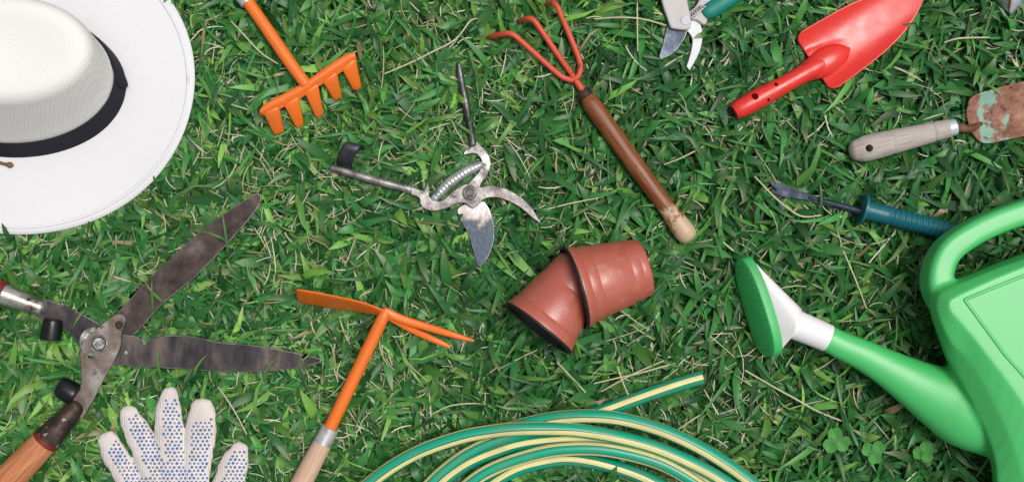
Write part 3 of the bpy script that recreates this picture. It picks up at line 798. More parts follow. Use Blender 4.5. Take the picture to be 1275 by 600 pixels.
# ------------------------------------------------------------------ garden hose
hose = thing('garden_hose', 'coiled teal garden hose with yellow stripes at the bottom edge', 'hose', 700, 790)
HC = np.array([705.0, 800.0])
def around(P, Q, z0, z1, ph0, ph1, n=12):
    a0 = math.atan2(P[1] - HC[1], P[0] - HC[0]); a1 = math.atan2(Q[1] - HC[1], Q[0] - HC[0])
    # travel from the left end down and round to the right end (image angles: y grows downwards)
    while a0 < 0: a0 += 2 * math.pi
    while a1 > a0: a1 -= 2 * math.pi
    r0 = math.hypot(P[0] - HC[0], P[1] - HC[1]); r1 = math.hypot(Q[0] - HC[0], Q[1] - HC[1])
    out = []
    for i in range(1, n):
        t = i / n; a = a0 + (a1 - a0) * t; s = t * t * (3 - 2 * t)
        bul = 1 + .02 * math.sin(math.pi * t)
        r = (r0 + (r1 - r0) * s) * bul
        out.append((HC[0] + r * math.cos(a), HC[1] + r * math.sin(a), z0 + (z1 - z0) * s, 8.6, ph0 + (ph1 - ph0) * s))
    return out
zb = B + .0078
def st(pts): return [(p[0], p[1], p[2], 8.6, p[3]) for p in pts]
E = st([(875, 469.5, zb, 11), (855, 475, zb, 11), (830, 483, zb, 11), (790, 497, zb, 12), (750, 512, zb, 15), (715, 523, zb, 22), (680, 531.5, zb, 32), (645, 540, zb, 47), (612, 550, zb, 57), (582, 564.5, zb, 62), (556, 583, zb, 62), (532, 606, zb, 62), (510, 636, zb, 62)])
Gs = st([(880, 654, zb, 109), (852, 623, zb, 109), (822, 604, zb, 109), (795, 591, zb, 114), (765, 581, zb, 119), (735, 574, zb, 124), (705, 571, zb, 129), (679, 574, zb, 129), (645, 583, zb, 129), (612, 602, zb, 129), (585, 628, zb, 129)])
Cs = st([(946, 660, zb + .001, 130), (922, 630, zb + .001, 130), (892, 606, zb + .001, 130), (850, 581, zb + .001, 130), (800, 561, zb + .001, 130), (750, 549, zb + .001, 130), (715, 546, zb + .001, 130), (680, 548, zb + .001, 130), (650, 552, zb + .001, 128), (624, 559, zb + .001, 126), (583, 576, zb + .001, 126), (549, 601, zb + .001, 126), (522, 632, zb + .001, 126)])
Ds = st([(924, 664, zb + .012, 170), (899, 628, zb + .012, 170), (868, 602, zb + .012, 170), (828, 579, zb + .013, 172), (790, 566.5, zb + .014, 175), (745, 558.5, zb + .0145, 178), (700, 559, zb + .014, 180), (663, 566, zb + .013, 182), (617, 581.5, zb + .012, 184), (584, 602, zb + .012, 185), (556, 632, zb + .012, 185)])
As = st([(966, 668, zb + .014, 224), (939, 629, zb + .014, 224), (908, 603, zb + .014, 224), (866, 578.5, zb + .014, 224), (815, 556.5, zb + .0145, 224), (765, 543, zb + .016, 222), (721, 535.5, zb + .018, 216), (690, 533.5, zb + .019, 211), (650, 533.5, zb + .021, 207), (617, 536, zb + .021, 205), (571, 544.5, zb + .020, 203), (513, 566, zb + .018, 202), (463, 599, zb + .016, 202), (424, 642, zb + .016, 202)])
Bs = st([(996, 672, zb + .012, 336), (970, 632, zb + .012, 336), (939, 603, zb + .012, 336), (902, 576, zb + .013, 336), (866, 554.5, zb + .0145, 336), (825, 536, zb + .0155, 336), (783, 523.5, zb + .0155, 334), (746, 518.3, zb + .0155, 332), (705, 518.5, zb + .0135, 330), (668, 524, zb + .009, 328), (635, 533, zb + .004, 327), (590, 540.5, zb + .002, 327), (530, 558, zb, 327), (475, 590, zb, 327), (430, 635, zb, 327)])
chain = list(E)
for nxt in (Gs, Cs, Ds, As, Bs):
    p, n2 = chain[-1], nxt[0]
    chain += around(p, n2, p[2], n2[2], p[4], n2[4]) + nxt
chain += around(chain[-1], (930, 700), zb, zb, 315, 330)[:7]
V, F, U = tube_geo(chain, seg=28, sub=6, cap0='flat', cap1='flat')
make('hose_tube', V, F, MAT['hose'], hose, U)
c0 = W(875.6, 469.3, zb); dd = (W(875, 469.5, zb) - W(855, 475, zb)).normalized()
V, F, U = sweep([c0, c0 + dd * .0006], [.0045, .0045], 16, 'flat', 'flat')
make('open_end', V, F, MAT['dark'], hose)

# ------------------------------------------------------------------ glove
gl = thing('garden_glove', 'white knitted work glove with blue rubber grip dots, fingers up', 'glove', 215, 650)
fingers = {
 'little_finger': [(133, 547, .021, 12), (140, 560, .023, 14.5), (152, 581, .024, 15), (176, 620, .025, 16), (195, 655, .025, 17)],
 'ring_finger': [(160, 513, .021, 10.5), (166, 527, .023, 14.5), (175, 546, .025, 16), (190, 580, .026, 17), (205, 620, .026, 17)],
 'middle_finger': [(212, 489, .021, 9.5), (210.5, 503, .024, 14), (210, 525, .026, 16), (212, 555, .027, 16.5), (217, 600, .027, 17), (222, 640, .027, 17)],
 'index_finger': [(251, 505, .021, 13), (251, 520, .024, 16.5), (250, 540, .026, 17.8), (246, 572, .027, 16.5), (240, 610, .027, 17), (236, 640, .027, 17)],
 'thumb': [(298, 558, .021, 10.5), (294, 570, .024, 15), (290, 584, .026, 17.5), (281, 612, .027, 18.5), (262, 655, .027, 20), (240, 690, .026, 22)],
}
geos = []
for nme, pth in fingers.items():
    V, F, _ = tube_geo([(p[0], p[1], p[2], p[3] * 1.09) for p in pth], seg=20, sub=4, sz=0.5); geos.append((V, F))
V, F, _ = tube_geo([(206, 606, .025, 40), (212, 630, .026, 54), (216, 665, .026, 58), (218, 700, .025, 55), (219, 740, .025, 47), (219, 770, .025, 46), (219, 800, .025, 48)], seg=36, sub=4, sz=0.24, sup=0.85, cap1='flat'); geos.append((V, F))
V, N, F = fuse(geos, 0.0018, 6)
for i, v in enumerate(V):                          # creases of the soft cloth
    n = noise.noise(Vector((v.x * 90, v.y * 60, 3))) * .0017 + noise.noise(Vector((v.x * 220, v.y * 160, 7))) * .0008
    v += N[i] * n
FC = {k2: [Vector(W(*p[:3])).xy for p in catmull(v, 4)] for k2, v in fingers.items()}
ends = {'little_finger': W(172, 604, .025), 'ring_finger': W(194, 588, .025), 'middle_finger': W(214, 575, .025), 'index_finger': W(243, 590, .025), 'thumb': W(280, 615, .025)}
def which_f(c):
    best, bd2 = 'palm', 1e9
    for k2, pts2 in FC.items():
        dmin = min((c.xy - q2).length for q2 in pts2)
        if dmin < bd2: bd2, best = dmin, k2
    if c.y < ends[best].y: return 'palm'
    return best
gparts = split_parts(V, N, F, which_f, {k2: k2 for k2 in list(fingers) + ['palm']}, {k2: MAT['knit'] for k2 in list(fingers) + ['palm']}, gl)
# raised rubber dots on the palm side
from mathutils.bvhtree import BVHTree
bvh = BVHTree.FromPolygons([tuple(v) for v in V], F)
dv = []; df = []
shift = {'little_finger': (5, 16), 'ring_finger': (5, 13), 'middle_finger': (4, 16), 'index_finger': (1, 26), 'thumb': (4, 10), 'palm': (0, 0)}
poly = {k2: catmull(v, 4) for k2, v in fingers.items()}
row = 0
for yy in np.arange(480, 760, 4.6):
    row += 1
    for xx in np.arange(112, 320, 5.4):
        x = xx + (2.7 if row % 2 else 0) + random.uniform(-.5, .5); y = yy + random.uniform(-.4, .4)
        ok = False
        for k2, pl in poly.items():
            tip = pl[0]; sx2, tipd = shift[k2]
            for p in pl:
                if math.hypot(x - sx2 - p[0], y - p[1]) < p[3] - 4.6 and math.hypot(x - tip[0], y - tip[1]) > tipd - 6 and (y > tip[1] + tipd - 14): ok = True; break
            if ok: break
        if not ok and y > 592 and abs(x - 215) < 46: ok = True
        if not ok: continue
        w0 = W(x, y, .03)
        hit, nrm, _, _ = bvh.ray_cast(Vector((w0.x, w0.y, .2)), Vector((0, 0, -1)))
        if hit is None or nrm.z < 0.45: continue
        hit, nrm, _, _ = bvh.ray_cast(Vector((0, 0, H)), (w0 - Vector((0, 0, H))).normalized())
        if hit is None: continue
        r = .00172 * random.uniform(.75, 1.12)
        t1 = nrm.orthogonal().normalized(); t2 = nrm.cross(t1)
        b0 = len(dv)
        for (h, rs) in ((-.0003, 1.0), (.0006, .8)):
            for q2 in range(7):
                t = q2 * 2 * math.pi / 7; dv.append(hit + nrm * h + t1 * (r * rs * math.cos(t)) + t2 * (r * rs * math.sin(t)))
        for q2 in range(7):
            j = (q2 + 1) % 7; df.append((b0 + q2, b0 + j, b0 + 7 + j, b0 + 7 + q2))
        df.append(tuple(b0 + 7 + q2 for q2 in range(7)))
do = make('grip_dots', dv, df, MAT['blue_dot'], gl); do['kind'] = 'stuff'

# ------------------------------------------------------------------ hoe with two-pronged fork
hf2 = thing('hand_hoe', 'orange hand hoe with flat blade and two-pronged fork, pale wooden handle', 'hoe', 440, 470)
tube('shaft', [(411, 532, .025, 8.2), (440, 472, .032, 8.2), (466, 418, .038, 8.0), (476, 397, .041, 7.6), (480, 389, .042, 6.5)], MAT['orange_shaft'], hf2, cap0='flat')
tube('ferrule', [(401, 553, .0245, 12), (406, 543, .0245, 11.6), (411.5, 532, .025, 11.0)], MAT['zinc'], hf2, cap0='flat', cap1='flat')
tube('wooden_handle', [(402, 551, .0245, 12.0), (388, 577, .0245, 12.8), (372, 608, .0245, 13.6), (345, 660, .0245, 14.4), (322, 705, .0245, 14.2), (312, 724, .0245, 12)], MAT['raw_wood'], hf2, cap0='flat')
tp = [(366.5, 358.5), (385, 362), (410, 366.5), (437, 372), (461, 378.5), (474, 384), (486, 390)]
lw = [(369.5, 376), (385, 379.5), (410, 383.5), (437, 387), (458, 390), (473, 392.5), (485, 396)]
rows = []
for s in np.linspace(0, 1, 6):
    rows.append([W(a[0] + (b[0] - a[0]) * s, a[1] + (b[1] - a[1]) * s, .047 - .036 * s ** 1.1 * (1.0 if i < 4 else (.6 if i == 4 else .3)) - .001 * (i == 0)) for i, (a, b) in enumerate(zip(tp, lw))])
sheet('hoe_blade', rows, .0024, MAT['orange_paint'], hf2, 1)
for cl in ([(480, 388, .044, 6), (500, 397, .040, 5.4), (530, 406.5, .031, 4.8), (560, 415.5, .020, 4.0), (580, 421.5, .015, 2.8), (590, 424, .013, 1.2)],
           [(482, 391, .042, 6), (497, 401, .035, 5.0), (515, 411, .026, 4.6), (535, 420.5, .017, 4.2), (552, 428, .013, 3.4), (560, 431.5, .012, 1.8)]):
    tube('fork_prong', cl, MAT['orange_paint'], hf2, seg=14, sz=.55)

# ------------------------------------------------------------------ hedge shears
hsn = thing('hedge_shears', 'rusty open hedge shears with wooden handles at the left', 'shears', 122, 428)
plate('blade', [(97, 440, 1), (106, 425), (128, 404), (148, 386), (192, 340), (240, 296), (276, 268), (300, 252), (314, 243), (323, 241.5), (325.5, 248), (316, 266), (281, 306), (244, 344), (204, 377), (170, 414), (150, 432), (128, 444)], 0.0152, 0.0034, MAT['blade_rust'], hsn, .0009, 3, edge_mat=MAT['worn_edge'], label='blade pointing to upper right')
bl2 = plate('blade', [(50, 374, 1), (60.6, 373), (93, 386), (126, 404), (150, 415), (168, 418), (180, 423.5), (200, 419), (220, 417), (244, 419), (272, 425.5), (320, 430), (364, 438), (401, 446.5, 1), (396, 452), (364, 459), (300, 463.5), (220, 459), (150, 455), (128, 449), (100, 429), (77, 407), (53, 402), (47, 393, 1)], 0.0188, 0.0032, MAT['blade_rust_long'], hsn, .0009, 3, edge_mat=MAT['worn_edge'], label='blade pointing right with a nicked upper edge')
tube('rivet', [(157, 439, .0222, 3.8), (157, 439, .0236, 3.2)], MAT['bolt_steel'], bl2, sub=1, cap0='flat', cap1='flat', seg=14)
tube('washer', [(118, 425, .0222, 19), (118, 425, .0232, 18.6)], MAT['bolt_steel'], hsn, sub=1, cap0='flat', cap1='flat', seg=32)
tp2 = plate('tang_plate', [(148, 391), (155, 394.5), (155.5, 402), (150, 417), (150, 430), (141, 450), (131, 468), (117, 496), (102, 521, 1), (80, 506, 1), (95, 491), (102, 474), (101, 458), (100, 442), (102.6, 430), (109.6, 418.6), (135, 397.6)], 0.0235, 0.0036, MAT['plate_worn'], hsn, .0008, 4, edge_mat=MAT['worn_edge'], holes=((144.5, 405.5, 5.2), (109.5, 443.5, 4.4)))
bolt = tube('pivot_bolt', [(123, 428, .0268, 11), (123, 428, .0300, 11), (123, 428, .0301, 8.4), (123, 428, .0350, 8.0)], MAT['bolt_steel'], hsn, sub=1, cap0='flat', cap1='flat', seg=24)
tube('ferrule', [(50, 382.5, .0215, 10.4), (30, 375.5, .023, 12), (4, 366, .025, 13.8)], MAT['ferrule_spotted'], hsn, cap0='round', cap1='flat', seg=24)
tube('ring', [(5, 366.4, .025, 15.2), (-1, 364, .025, 15.6)], MAT['red_ring'], hsn, sub=1, cap0='flat', cap1='flat', seg=24, edge=.0008)
tube('wooden_handle', [(0, 364.5, .0252, 14.8), (-40, 349.5, .027, 16), (-90, 331, .028, 17), (-140, 313, .028, 15.5)], MAT['dark_red_wood'], hsn, seg=24)
tube('ferrule', [(95, 507, .0245, 11.2), (80, 523, .0255, 14), (58, 547, .027, 17)], MAT['ferrule_rust'], hsn, cap1='flat', seg=24)
tube('ring', [(59.5, 545.5, .0272, 17.6), (55.5, 549.8, .0272, 18)], MAT['red_ring'], hsn, sub=1, cap0='flat', cap1='flat', seg=24, edge=.0008)
tube('wooden_handle', [(56.5, 548.5, .0272, 17.2), (30, 576.5, .0285, 18.6), (0, 607, .029, 19.4), (-40, 647, .029, 19), (-75, 682, .029, 16.5)], MAT['red_wood'], hsn, seg=24)
for pa, st0 in (([(66.5, 397, .026, 9.5), (66.2, 399, .026, 11.6), (65, 409, .0255, 12.6), (63.3, 420, .025, 12.8), (63, 423, .025, 12.4)], (72, 396)), ([(73.5, 480, .025, 11.0), (76, 481.3, .025, 13.2), (84, 486, .0255, 14), (92, 491, .026, 13.4), (95, 493, .026, 11.8)], (96, 494))):
    tube('rubber_stop', pa, MAT['black_rubber'], hsn, seg=24, edge=.002, cap0='flat', cap1='flat')

# ------------------------------------------------------------------ metal tip in the top right corner
mt = thing('metal_tool_tip', 'pointed folded metal tool tip poking in at the top right corner', 'metal tool', 1262, -8)
rows = [[W(1238, -1, .018), W(1252, -14, .022), W(1263, -26, .030), W(1271, -12, .024), W(1277, -2, .017)],
        [W(1246, 7.5, .0165), W(1254, 2, .020), W(1260.5, -2, .025), W(1267.5, 3, .020), W(1272, 6, .016)],
        [W(1254, 15, .015), W(1256, 15, .0155), W(1257.5, 15, .016), W(1260, 15.5, .015), W(1262, 15, .014)],
        [W(1256.5, 18.4, .0135), W(1257, 18.6, .0135), W(1257.5, 18.8, .0135), W(1258, 18.6, .0132), W(1258.5, 18.4, .013)]]
rows.insert(0, [W(1226, -60, .018), W(1246, -68, .024), W(1268, -74, .034), W(1290, -66, .024), W(1306, -58, .018)])
sheet('left_wing', [r[:3] for r in rows], .0014, MAT['galvanised_dull'], mt, 0)
sheet('right_wing', [r[2:] for r in rows], .0014, MAT['galvanised'], mt, 0)
rg = [(1268, -74, .0345, 2.6), (1263, -26, .0308, 2.4), (1260.5, -2, .0258, 2.2), (1257.5, 15, .0168, 1.4)]
tube('ridge', rg, MAT['raw_wood'], mt, seg=8, label='pale raised rib')

# ------------------------------------------------------------------ loose straws and clovers one can pick out
def straw(label, pts, r=1.2):
    z0 = .0265
    p = [(a, b, z0 + .004 * math.sin(math.pi * i / max(1, len(pts) - 1)) + .001 * random.random(), r * (0.7 + .3 * math.sin(math.pi * (i + .5) / len(pts)))) for i, (a, b) in enumerate(pts)]
    V, F, U = tube_geo(p, seg=6, sub=4, sz=.6)
    o = make('dry_straw', V, F, MAT['straw'], None, U)
    o['label'] = label; o['category'] = 'straw'; o['group'] = 'loose dry straws on the grass'
    return o
straw('long curved dry straw between the rake and the cultivator, above the old shears', [(479, 92), (510, 79), (536, 66), (567, 49.5), (585, 27), (596, 23)])
straw('dry straw lying across the grass just left of the orange rake shaft', [(288, 27), (305, 45), (325, 66), (346, 80)], 1.0)
straw('pale dry straw curving under the forked tip of the weeder', [(940, 220), (965, 246), (989, 265), (1003.5, 270), (1022, 268)], 1.2)
straw('long pale dry straw on the grass below the watering can rose', [(928, 461), (968, 484), (992, 497), (1018.7, 512), (1049, 524)], 1.3)
straw('long thin dry straw above the free end of the hose', [(740, 477), (770, 470), (797, 464), (840, 452)], 1.1)
straw('dry straw running up to the right from behind the hose coil', [(749, 487), (785, 467), (826, 449)], 1.0)
straw('short dry straw steeply crossing the others above the hose end', [(769, 456), (774, 472), (782, 491)], 1.1)
straw('dry straw slanting down right between the flower pots and the hose', [(694, 451), (711, 469), (729, 488)], 1.2)
straw('dry straw below the free hose end, right of the coil', [(842, 536), (858, 525), (875, 514)], 1.0)
straw('dry straw between the glove thumb and the shears blade', [(272, 482), (290, 508), (307, 540)], 1.0)
straw('pale dry straw lying level right of the cultivator prongs', [(740, 24), (770, 22), (800, 24), (829, 32)], 1.1)
straw('upright dry straw left of the grey secateurs at the top edge', [(793.5, -4), (793.5, 30), (794, 64)], 1.0)
straw('short pale straw right of the red trowel blade', [(1176, 53), (1195, 48), (1231, 47)], 1.2)
straw('dry straw on the grass left of the watering can handle', [(1049, 310), (1062, 340), (1079, 384)], 1.0)
straw('dry straw right of the cultivator handle', [(827, 205), (850, 196), (875, 183)], 1.0)
straw('dry straw beside the hoe prongs, above the hose coil', [(540, 514), (560, 505), (585, 502), (605, 503)], 1.0)
def clover(label, px, py, r, rot):
    t = thing('clover', label, 'clover', px, py, 'clovers in the lawn')
    for i in range(3):
        a = rot + i * 2 * math.pi / 3
        cx, cy = px + r * .95 * math.cos(a), py + r * .95 * math.sin(a)
        V = [W(px, py, .027)]; 
        ring = []
        for k2 in range(14):
            tt = 2 * math.pi * k2 / 14; rr2 = r * (1.0 - .22 * math.exp(-((tt if tt < math.pi else tt - 2 * math.pi) / .35) ** 2))
            x = cx + rr2 * math.cos(a + tt); y = cy + rr2 * math.sin(a + tt)
            V.append(W(x, y, .0295 + .0012 * (rr2 / r) * abs(math.sin(tt)) + .001 * random.random()))
        V[0] = W(cx, cy, .0275)
        F = [(0, 1 + k2, 1 + (k2 + 1) % 14) for k2 in range(14)]
        o = make('leaflet', V, F, MAT['clover_leaf'], t, smooth=False)
        s = o.modifiers.new('solid', 'SOLIDIFY'); s.thickness = .0004
    tube('stem', [(px, py, .0285, .9), (px + 2, py + 3, .015, .9), (px + 3, py + 4, .0, .9)], MAT['clover_leaf'], t, seg=6)
clover('larger clover with three round leaflets left of the watering can base', 1041, 549, 9.5, .4)
clover('clover with small upright leaflets, the middle one below the spout', 1088, 562, 8.5, 1.4)
clover('clover closest to the watering can base at the bottom right', 1150, 563, 7.5, .9)

# ------------------------------------------------------------------ turf: how far down every thing presses the grass
bpy.context.view_layer.update()
dg = bpy.context.evaluated_depsgraph_get()
X0, X1, Y0, Y1, D = -.80, .80, -.72, .46, .0022
nx, ny = int((X1 - X0) / D), int((Y1 - Y0) / D)
LOW = np.full((nx, ny), 1.0); TOP = np.full((nx, ny), -1.0)
skip = {o.name for o in scene.objects if o.name.startswith(('dry_straw', 'leaflet', 'stem', 'ground'))}
boxes = []
for o in scene.objects:
    if o.type != 'MESH' or o.name in skip: continue
    oe = o.evaluated_get(dg); me = oe.data
    if len(me.vertices) == 0: continue
    me.calc_loop_triangles()
    co = np.empty(len(me.vertices) * 3); me.vertices.foreach_get('co', co); co = co.reshape(-1, 3) + np.array(origin_of(o))
    tri = np.empty(len(me.loop_triangles) * 3, int); me.loop_triangles.foreach_get('vertices', tri); tri = tri.reshape(-1, 3)
    # sample every triangle densely enough for the grid and keep the lowest height
    a, b, c = co[tri[:, 0]], co[tri[:, 1]], co[tri[:, 2]]
    el = np.maximum(np.linalg.norm(b - a, axis=1), np.maximum(np.linalg.norm(c - a, axis=1), np.linalg.norm(c - b, axis=1)))
    n = np.clip(np.ceil(el / (D * .7)).astype(int), 1, 260)
    for val in np.unique(n):
        sel = n == val
        i, j = np.meshgrid(np.arange(val + 1), np.arange(val + 1), indexing='ij'); ok = (i + j) <= val
        u = (i[ok] / val)[None, :, None]; v = (j[ok] / val)[None, :, None]
        P = a[sel][:, None] * (1 - u - v) + b[sel][:, None] * u + c[sel][:, None] * v
        P = P.reshape(-1, 3)
        ix = ((P[:, 0] - X0) / D).astype(int); iy = ((P[:, 1] - Y0) / D).astype(int)
        inb = (ix >= 0) & (ix < nx) & (iy >= 0) & (iy < ny)
        np.minimum.at(LOW, (ix[inb], iy[inb]), P[inb, 2]); np.maximum.at(TOP, (ix[inb], iy[inb]), P[inb, 2])
def dil(A, k):
    out = A.copy()
    for dx in range(-k, k + 1):
        for dy in range(-k, k + 1):
            if dx * dx + dy * dy > k * k + 1: continue
            sl = A[max(0, -dx):nx - max(0, dx), max(0, -dy):ny - max(0, dy)]
            tg = out[max(0, dx):nx - max(0, -dx), max(0, dy):ny - max(0, -dy)]
            np.minimum(tg, sl, out=tg)
    return out
L1 = dil(LOW, 2) - .0012
L2 = dil(LOW, 4) + .0035
LIM = np.minimum(np.where(L1 < .9, L1, 1), np.where(L2 < .9, L2, 1))
TOPD = -dil(-TOP, 1)
def top_of(x, y):
    ix = np.clip(((x - X0) / D).astype(int), 0, nx - 1); iy = np.clip(((y - Y0) / D).astype(int), 0, ny - 1)
    return np.where((x < X0) | (x > X1) | (y < Y0) | (y > Y1), -1.0, TOPD[ix, iy])
def limit(x, y):
    ix = np.clip(((x - X0) / D).astype(int), 0, nx - 1); iy = np.clip(((y - Y0) / D).astype(int), 0, ny - 1)
    out = LIM[ix, iy]
    out = np.where((x < X0) | (x > X1) | (y < Y0) | (y > Y1), 1.0, out)
    return out

SR = [0.0, .22, .48, .76, 1.0]
def blades(name, mat, bx, by, bz, az, L, wd, e0, droop, fold, roll, col, prof=(.5, .95, 1.0, .68, 0.0), clamp=True, tipcol=None, three=True, free=None):
    """one strip of faces per blade, all in one mesh (a lawn nobody could count)."""
    n = len(bx); SRa = np.array(SR); m = len(SR)
    el = e0[:, None] - droop[:, None] * SRa[None]
    ds = np.diff(SRa)[None] * L[:, None]
    em = (el[:, 1:] + el[:, :-1]) / 2
    hor = np.concatenate([np.zeros((n, 1)), np.cumsum(ds * np.cos(em), 1)], 1)
    ver = np.concatenate([np.zeros((n, 1)), np.cumsum(ds * np.sin(em), 1)], 1)
    sway = rng.normal(0, .35, n)[:, None] * SRa[None]
    hx, hy = np.cos(az[:, None] + sway), np.sin(az[:, None] + sway)
    sx = bx[:, None] + hor * hx; sy = by[:, None] + hor * hy; sz = bz[:, None] + ver
    lx, ly = -hy, hx
    nc = 3 if three else 2
    offs = (-1, 0, 1) if three else (-1, 1)
    V = np.empty((n, m, nc, 3))
    hwid = wd[:, None] * np.array(prof)[None] / 2
    for k, o in enumerate(offs):
        lift = (fold[:, None] * abs(o) + roll[:, None] * o) * hwid
        V[:, :, k, 0] = sx + lx * hwid * o; V[:, :, k, 1] = sy + ly * hwid * o; V[:, :, k, 2] = sz + lift
    if clamp: V[..., 2] = np.where(V[..., 2] > .021, .021 + (V[..., 2] - .021) * .55, V[..., 2])
    if clamp:
        lm = limit(V[..., 0], V[..., 1])
        if free is not None:                       # these lie across the edges of low things instead of under them
            tp = top_of(V[..., 0], V[..., 1]); over = free & (tp.reshape(n, -1).max(1) < .030)
            lm = np.where(over[:, None, None], 1.0, lm)
            V[..., 2] = np.where(over[:, None, None] & (tp > 0), np.maximum(V[..., 2], tp + .0008), V[..., 2])
        V[..., 2] = np.minimum(V[..., 2], lm)
    V[..., 2] = np.maximum(V[..., 2], -.0095)
    per = m * nc
    q = []
    for i in range(m - 1):
        for k in range(nc - 1):
            a = i * nc + k; q.append((a, a + 1, a + nc + 1, a + nc))
    q = np.array(q)
    F = (np.arange(n)[:, None, None] * per + q[None]).reshape(-1, 4)
    me = bpy.data.meshes.new(name)
    me.vertices.add(n * per); me.vertices.foreach_set('co', V.reshape(-1).astype(np.float32))
    nf = len(F); me.loops.add(nf * 4); me.polygons.add(nf)
    me.loops.foreach_set('vertex_index', F.reshape(-1).astype(np.int32))
    me.polygons.foreach_set('loop_start', (np.arange(nf) * 4).astype(np.int32))
    me.polygons.foreach_set('use_smooth', np.ones(nf, bool))
    me.update(calc_edges=True)
    ca = me.color_attributes.new('Col', 'FLOAT_COLOR', 'POINT')
    cc = np.ones((n, m, nc, 4)); cc[..., :3] = col[:, None, None, :]
    if tipcol is not None:
        f = (np.clip((SRa - .7) / .3, 0, 1) * .8)[None, :, None, None] * tipcol[0][:, None, None, None]
        cc[..., :3] = cc[..., :3] * (1 - f) + np.array(tipcol[1]) * f
    if three: cc[:, :, 1, :3] *= 1.12
    ca.data.foreach_set('color', cc.reshape(-1).astype(np.float32))
    me.materials.append(mat)
    o = bpy.data.objects.new(name, me); COL.objects.link(o)
    o['kind'] = 'stuff'
    return o

def field(x, y, s, seed):
    rg = np.random.default_rng(seed); v = np.zeros_like(x)
    for i in range(7):
        a = rg.uniform(0, 6.28); f = s * rg.uniform(.6, 1.7); v += np.sin((x * np.cos(a) + y * np.sin(a)) * f + rg.uniform(0, 6.28))
    return v / 3.0

def lawn(name, label, ext, hole, tufts, scale, three):
    x = rng.uniform(-ext[0], ext[0], tufts); y = rng.uniform(ext[2], ext[1], tufts)
    if hole:
        k = ~((np.abs(x) < hole[0]) & (y < hole[1]) & (y > hole[2])); x, y = x[k], y[k]
    keep = rng.random(len(x)) < np.clip(.55 + .5 * field(x, y, 190, 31) + .15 * field(x, y, 40, 5), .08, 1); x, y = x[keep], y[keep]
    nl = rng.integers(4, 8, len(x)); idx = np.repeat(np.arange(len(x)), nl); n = len(idx)
    ta = rng.uniform(0, 6.28, len(x))
    rank = np.concatenate([np.arange(v) for v in nl])
    az = ta[idx] + np.where(rank % 2 == 0, 0, math.pi) + rng.normal(0, .55, n)
    bx = x[idx] + rng.normal(0, .003, n) * scale; by = y[idx] + rng.normal(0, .003, n) * scale
    bz = rng.uniform(-.009, .010, n)
    big = field(x, y, 26, 3)[idx]
    L = np.clip(rng.lognormal(math.log(.032), .38, n), .012, .066) * scale
    wd = np.clip(rng.normal(.0076, .0021, n) + .0008 * big, .0030, .0125) * scale
    thin = rng.random(n) < .30; wd[thin] *= rng.uniform(.25, .6, thin.sum()); L[thin] *= 1.2
    e0 = np.radians(np.clip(rng.normal(38, 20, n), 2, 82)); droop = np.radians(np.clip(rng.normal(38, 18, n), 0, 90)) + e0 * .35
    fold = rng.uniform(.12, .55, n); roll = rng.normal(0, .5, n)
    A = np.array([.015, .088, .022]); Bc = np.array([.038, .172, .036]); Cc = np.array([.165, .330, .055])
    t = np.clip(rng.beta(1.15, 1.6, n) + .10 * field(x, y, 14, 9)[idx] - .12 * np.clip(x / .6, -1, 1)[idx], 0, 1)  # light falloff across the lawn put into blade colour: lighter left, darker right
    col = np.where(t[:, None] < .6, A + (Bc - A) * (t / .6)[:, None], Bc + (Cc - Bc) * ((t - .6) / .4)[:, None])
    col = col * np.clip(rng.lognormal(0.12, .33, n), .45, 1.9)[:, None]
    dead = rng.random(n) < .010
    wd[dead] *= .6
    col[dead] = np.array([.34, .28, .13]) * rng.uniform(.5, 1.2, dead.sum())[:, None]
    tips = (rng.random(n) < .18).astype(float)
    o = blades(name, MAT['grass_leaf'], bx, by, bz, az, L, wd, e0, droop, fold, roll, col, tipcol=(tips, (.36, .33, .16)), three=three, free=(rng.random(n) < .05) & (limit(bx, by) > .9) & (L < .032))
    o['label'] = label; o['category'] = 'grass'
    return o
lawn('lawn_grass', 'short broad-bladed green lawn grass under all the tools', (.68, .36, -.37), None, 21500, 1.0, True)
lawn('lawn_grass_margin', 'broad-bladed lawn grass running on around the laid-out tools', (1.25, .85, -.95), (.68, .36, -.37), 27000, 1.45, False)

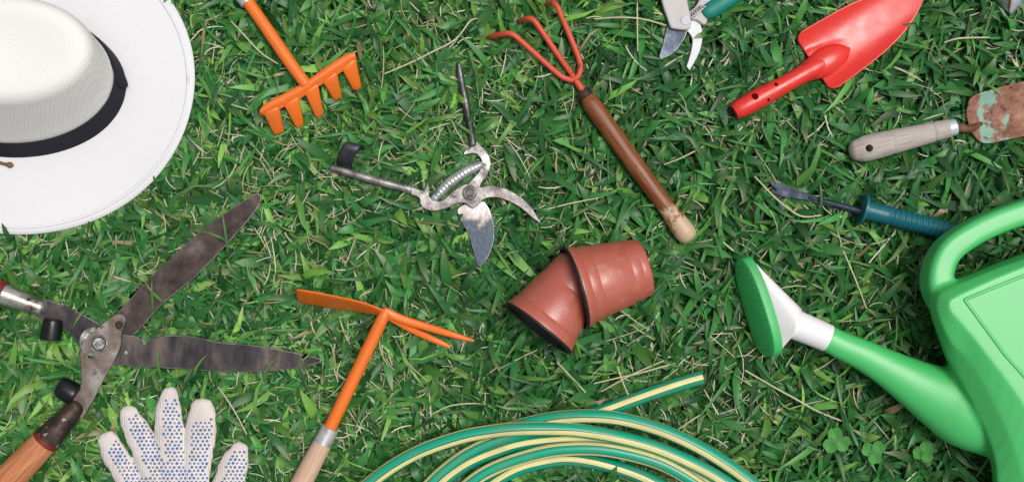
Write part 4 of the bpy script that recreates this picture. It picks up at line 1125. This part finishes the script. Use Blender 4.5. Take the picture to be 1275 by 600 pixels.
# thatch: pale dry stems and leaf scraps among the blades
n = 5600
x = rng.uniform(-.68, .68, n * 3); y = rng.uniform(-.37, .36, n * 3)
wgt = 1 / (1 + np.exp(-2.2 * field(x, y, 18, 21))); k = rng.random(n * 3) < wgt * .75 * np.clip(1 - .9 * x, .35, 1.4); x, y = x[k][:n], y[k][:n]; n = len(x)
tone = rng.random(n)[:, None]; colr = np.array([.70, .67, .50]) * tone + np.array([.33, .33, .15]) * (1 - tone)
th = blades('dry_thatch', MAT['dry_leaf'], x, y, rng.uniform(.008, .0245, n), rng.uniform(0, 6.28, n), np.clip(rng.lognormal(math.log(.021), .5, n), .006, .07), rng.uniform(.0005, .0015, n),
            np.radians(rng.normal(2, 12, n)), np.radians(rng.normal(4, 14, n)), np.full(n, .1), rng.normal(0, .2, n), colr, prof=(.8, 1, 1, .9, .5))
th['label'] = 'dry pale stems and thatch scattered through the lawn'; th['category'] = 'thatch'
n = 1300
x = rng.uniform(-.68, .68, n); y = rng.uniform(-.37, .36, n); tone = rng.random(n)[:, None]
colr = np.array([.60, .52, .38]) * tone + np.array([.26, .17, .09]) * (1 - tone)
ds = blades('dry_leaf_scraps', MAT['dry_leaf'], x, y, rng.uniform(.009, .020, n), rng.uniform(0, 6.28, n), rng.uniform(.005, .013, n), rng.uniform(.0018, .0036, n),
            np.radians(rng.normal(5, 18, n)), np.radians(rng.normal(10, 25, n)), rng.uniform(.2, .9, n), rng.normal(0, .4, n), colr)
ds['label'] = 'small curled dry leaf scraps between the grass blades'; ds['category'] = 'leaf litter'
# a few blades that stand up and lean over the edges of the tools
ov = [(196, 392, 203, 362, 26), (212, 378, 196, 362, 26), (288, 322, 296, 284, 30), (296, 308, 280, 282, 26), (1016, 266, 1018, 240, 18), (1096, 296, 1090, 268, 20),
      (1182, 196, 1178, 168, 20), (596, 176, 584, 164, 16), (208, 474, 203, 444, 18), (334, 478, 326, 450, 16), (245, 470, 250, 446, 16), (120, 376, 108, 392, 16), (826, 262, 812, 250, 14)]
ov = [o for o in ov if o[4] > 0]
bx = np.array([W(o[0], o[1], 0).x for o in ov]); by = np.array([W(o[0], o[1], 0).y for o in ov]); n = len(ov)
az = np.array([math.atan2(-(o[3] - o[1]), o[2] - o[0]) for o in ov]); L = np.array([max(.040, math.hypot(o[2] - o[0], o[3] - o[1]) * S * 1.75) for o in ov])
colr = np.array([.085, .19, .05]) * rng.uniform(.8, 1.3, n)[:, None]
ob = blades('leaning_blades', MAT['grass_leaf'], bx, by, np.full(n, .012), az, L, np.full(n, .0032), np.full(n, R(62)), np.full(n, R(80)), np.full(n, .3), np.zeros(n), colr, clamp=False)
ob['label'] = 'single grass blades leaning over the edges of the tools'; ob['category'] = 'grass'
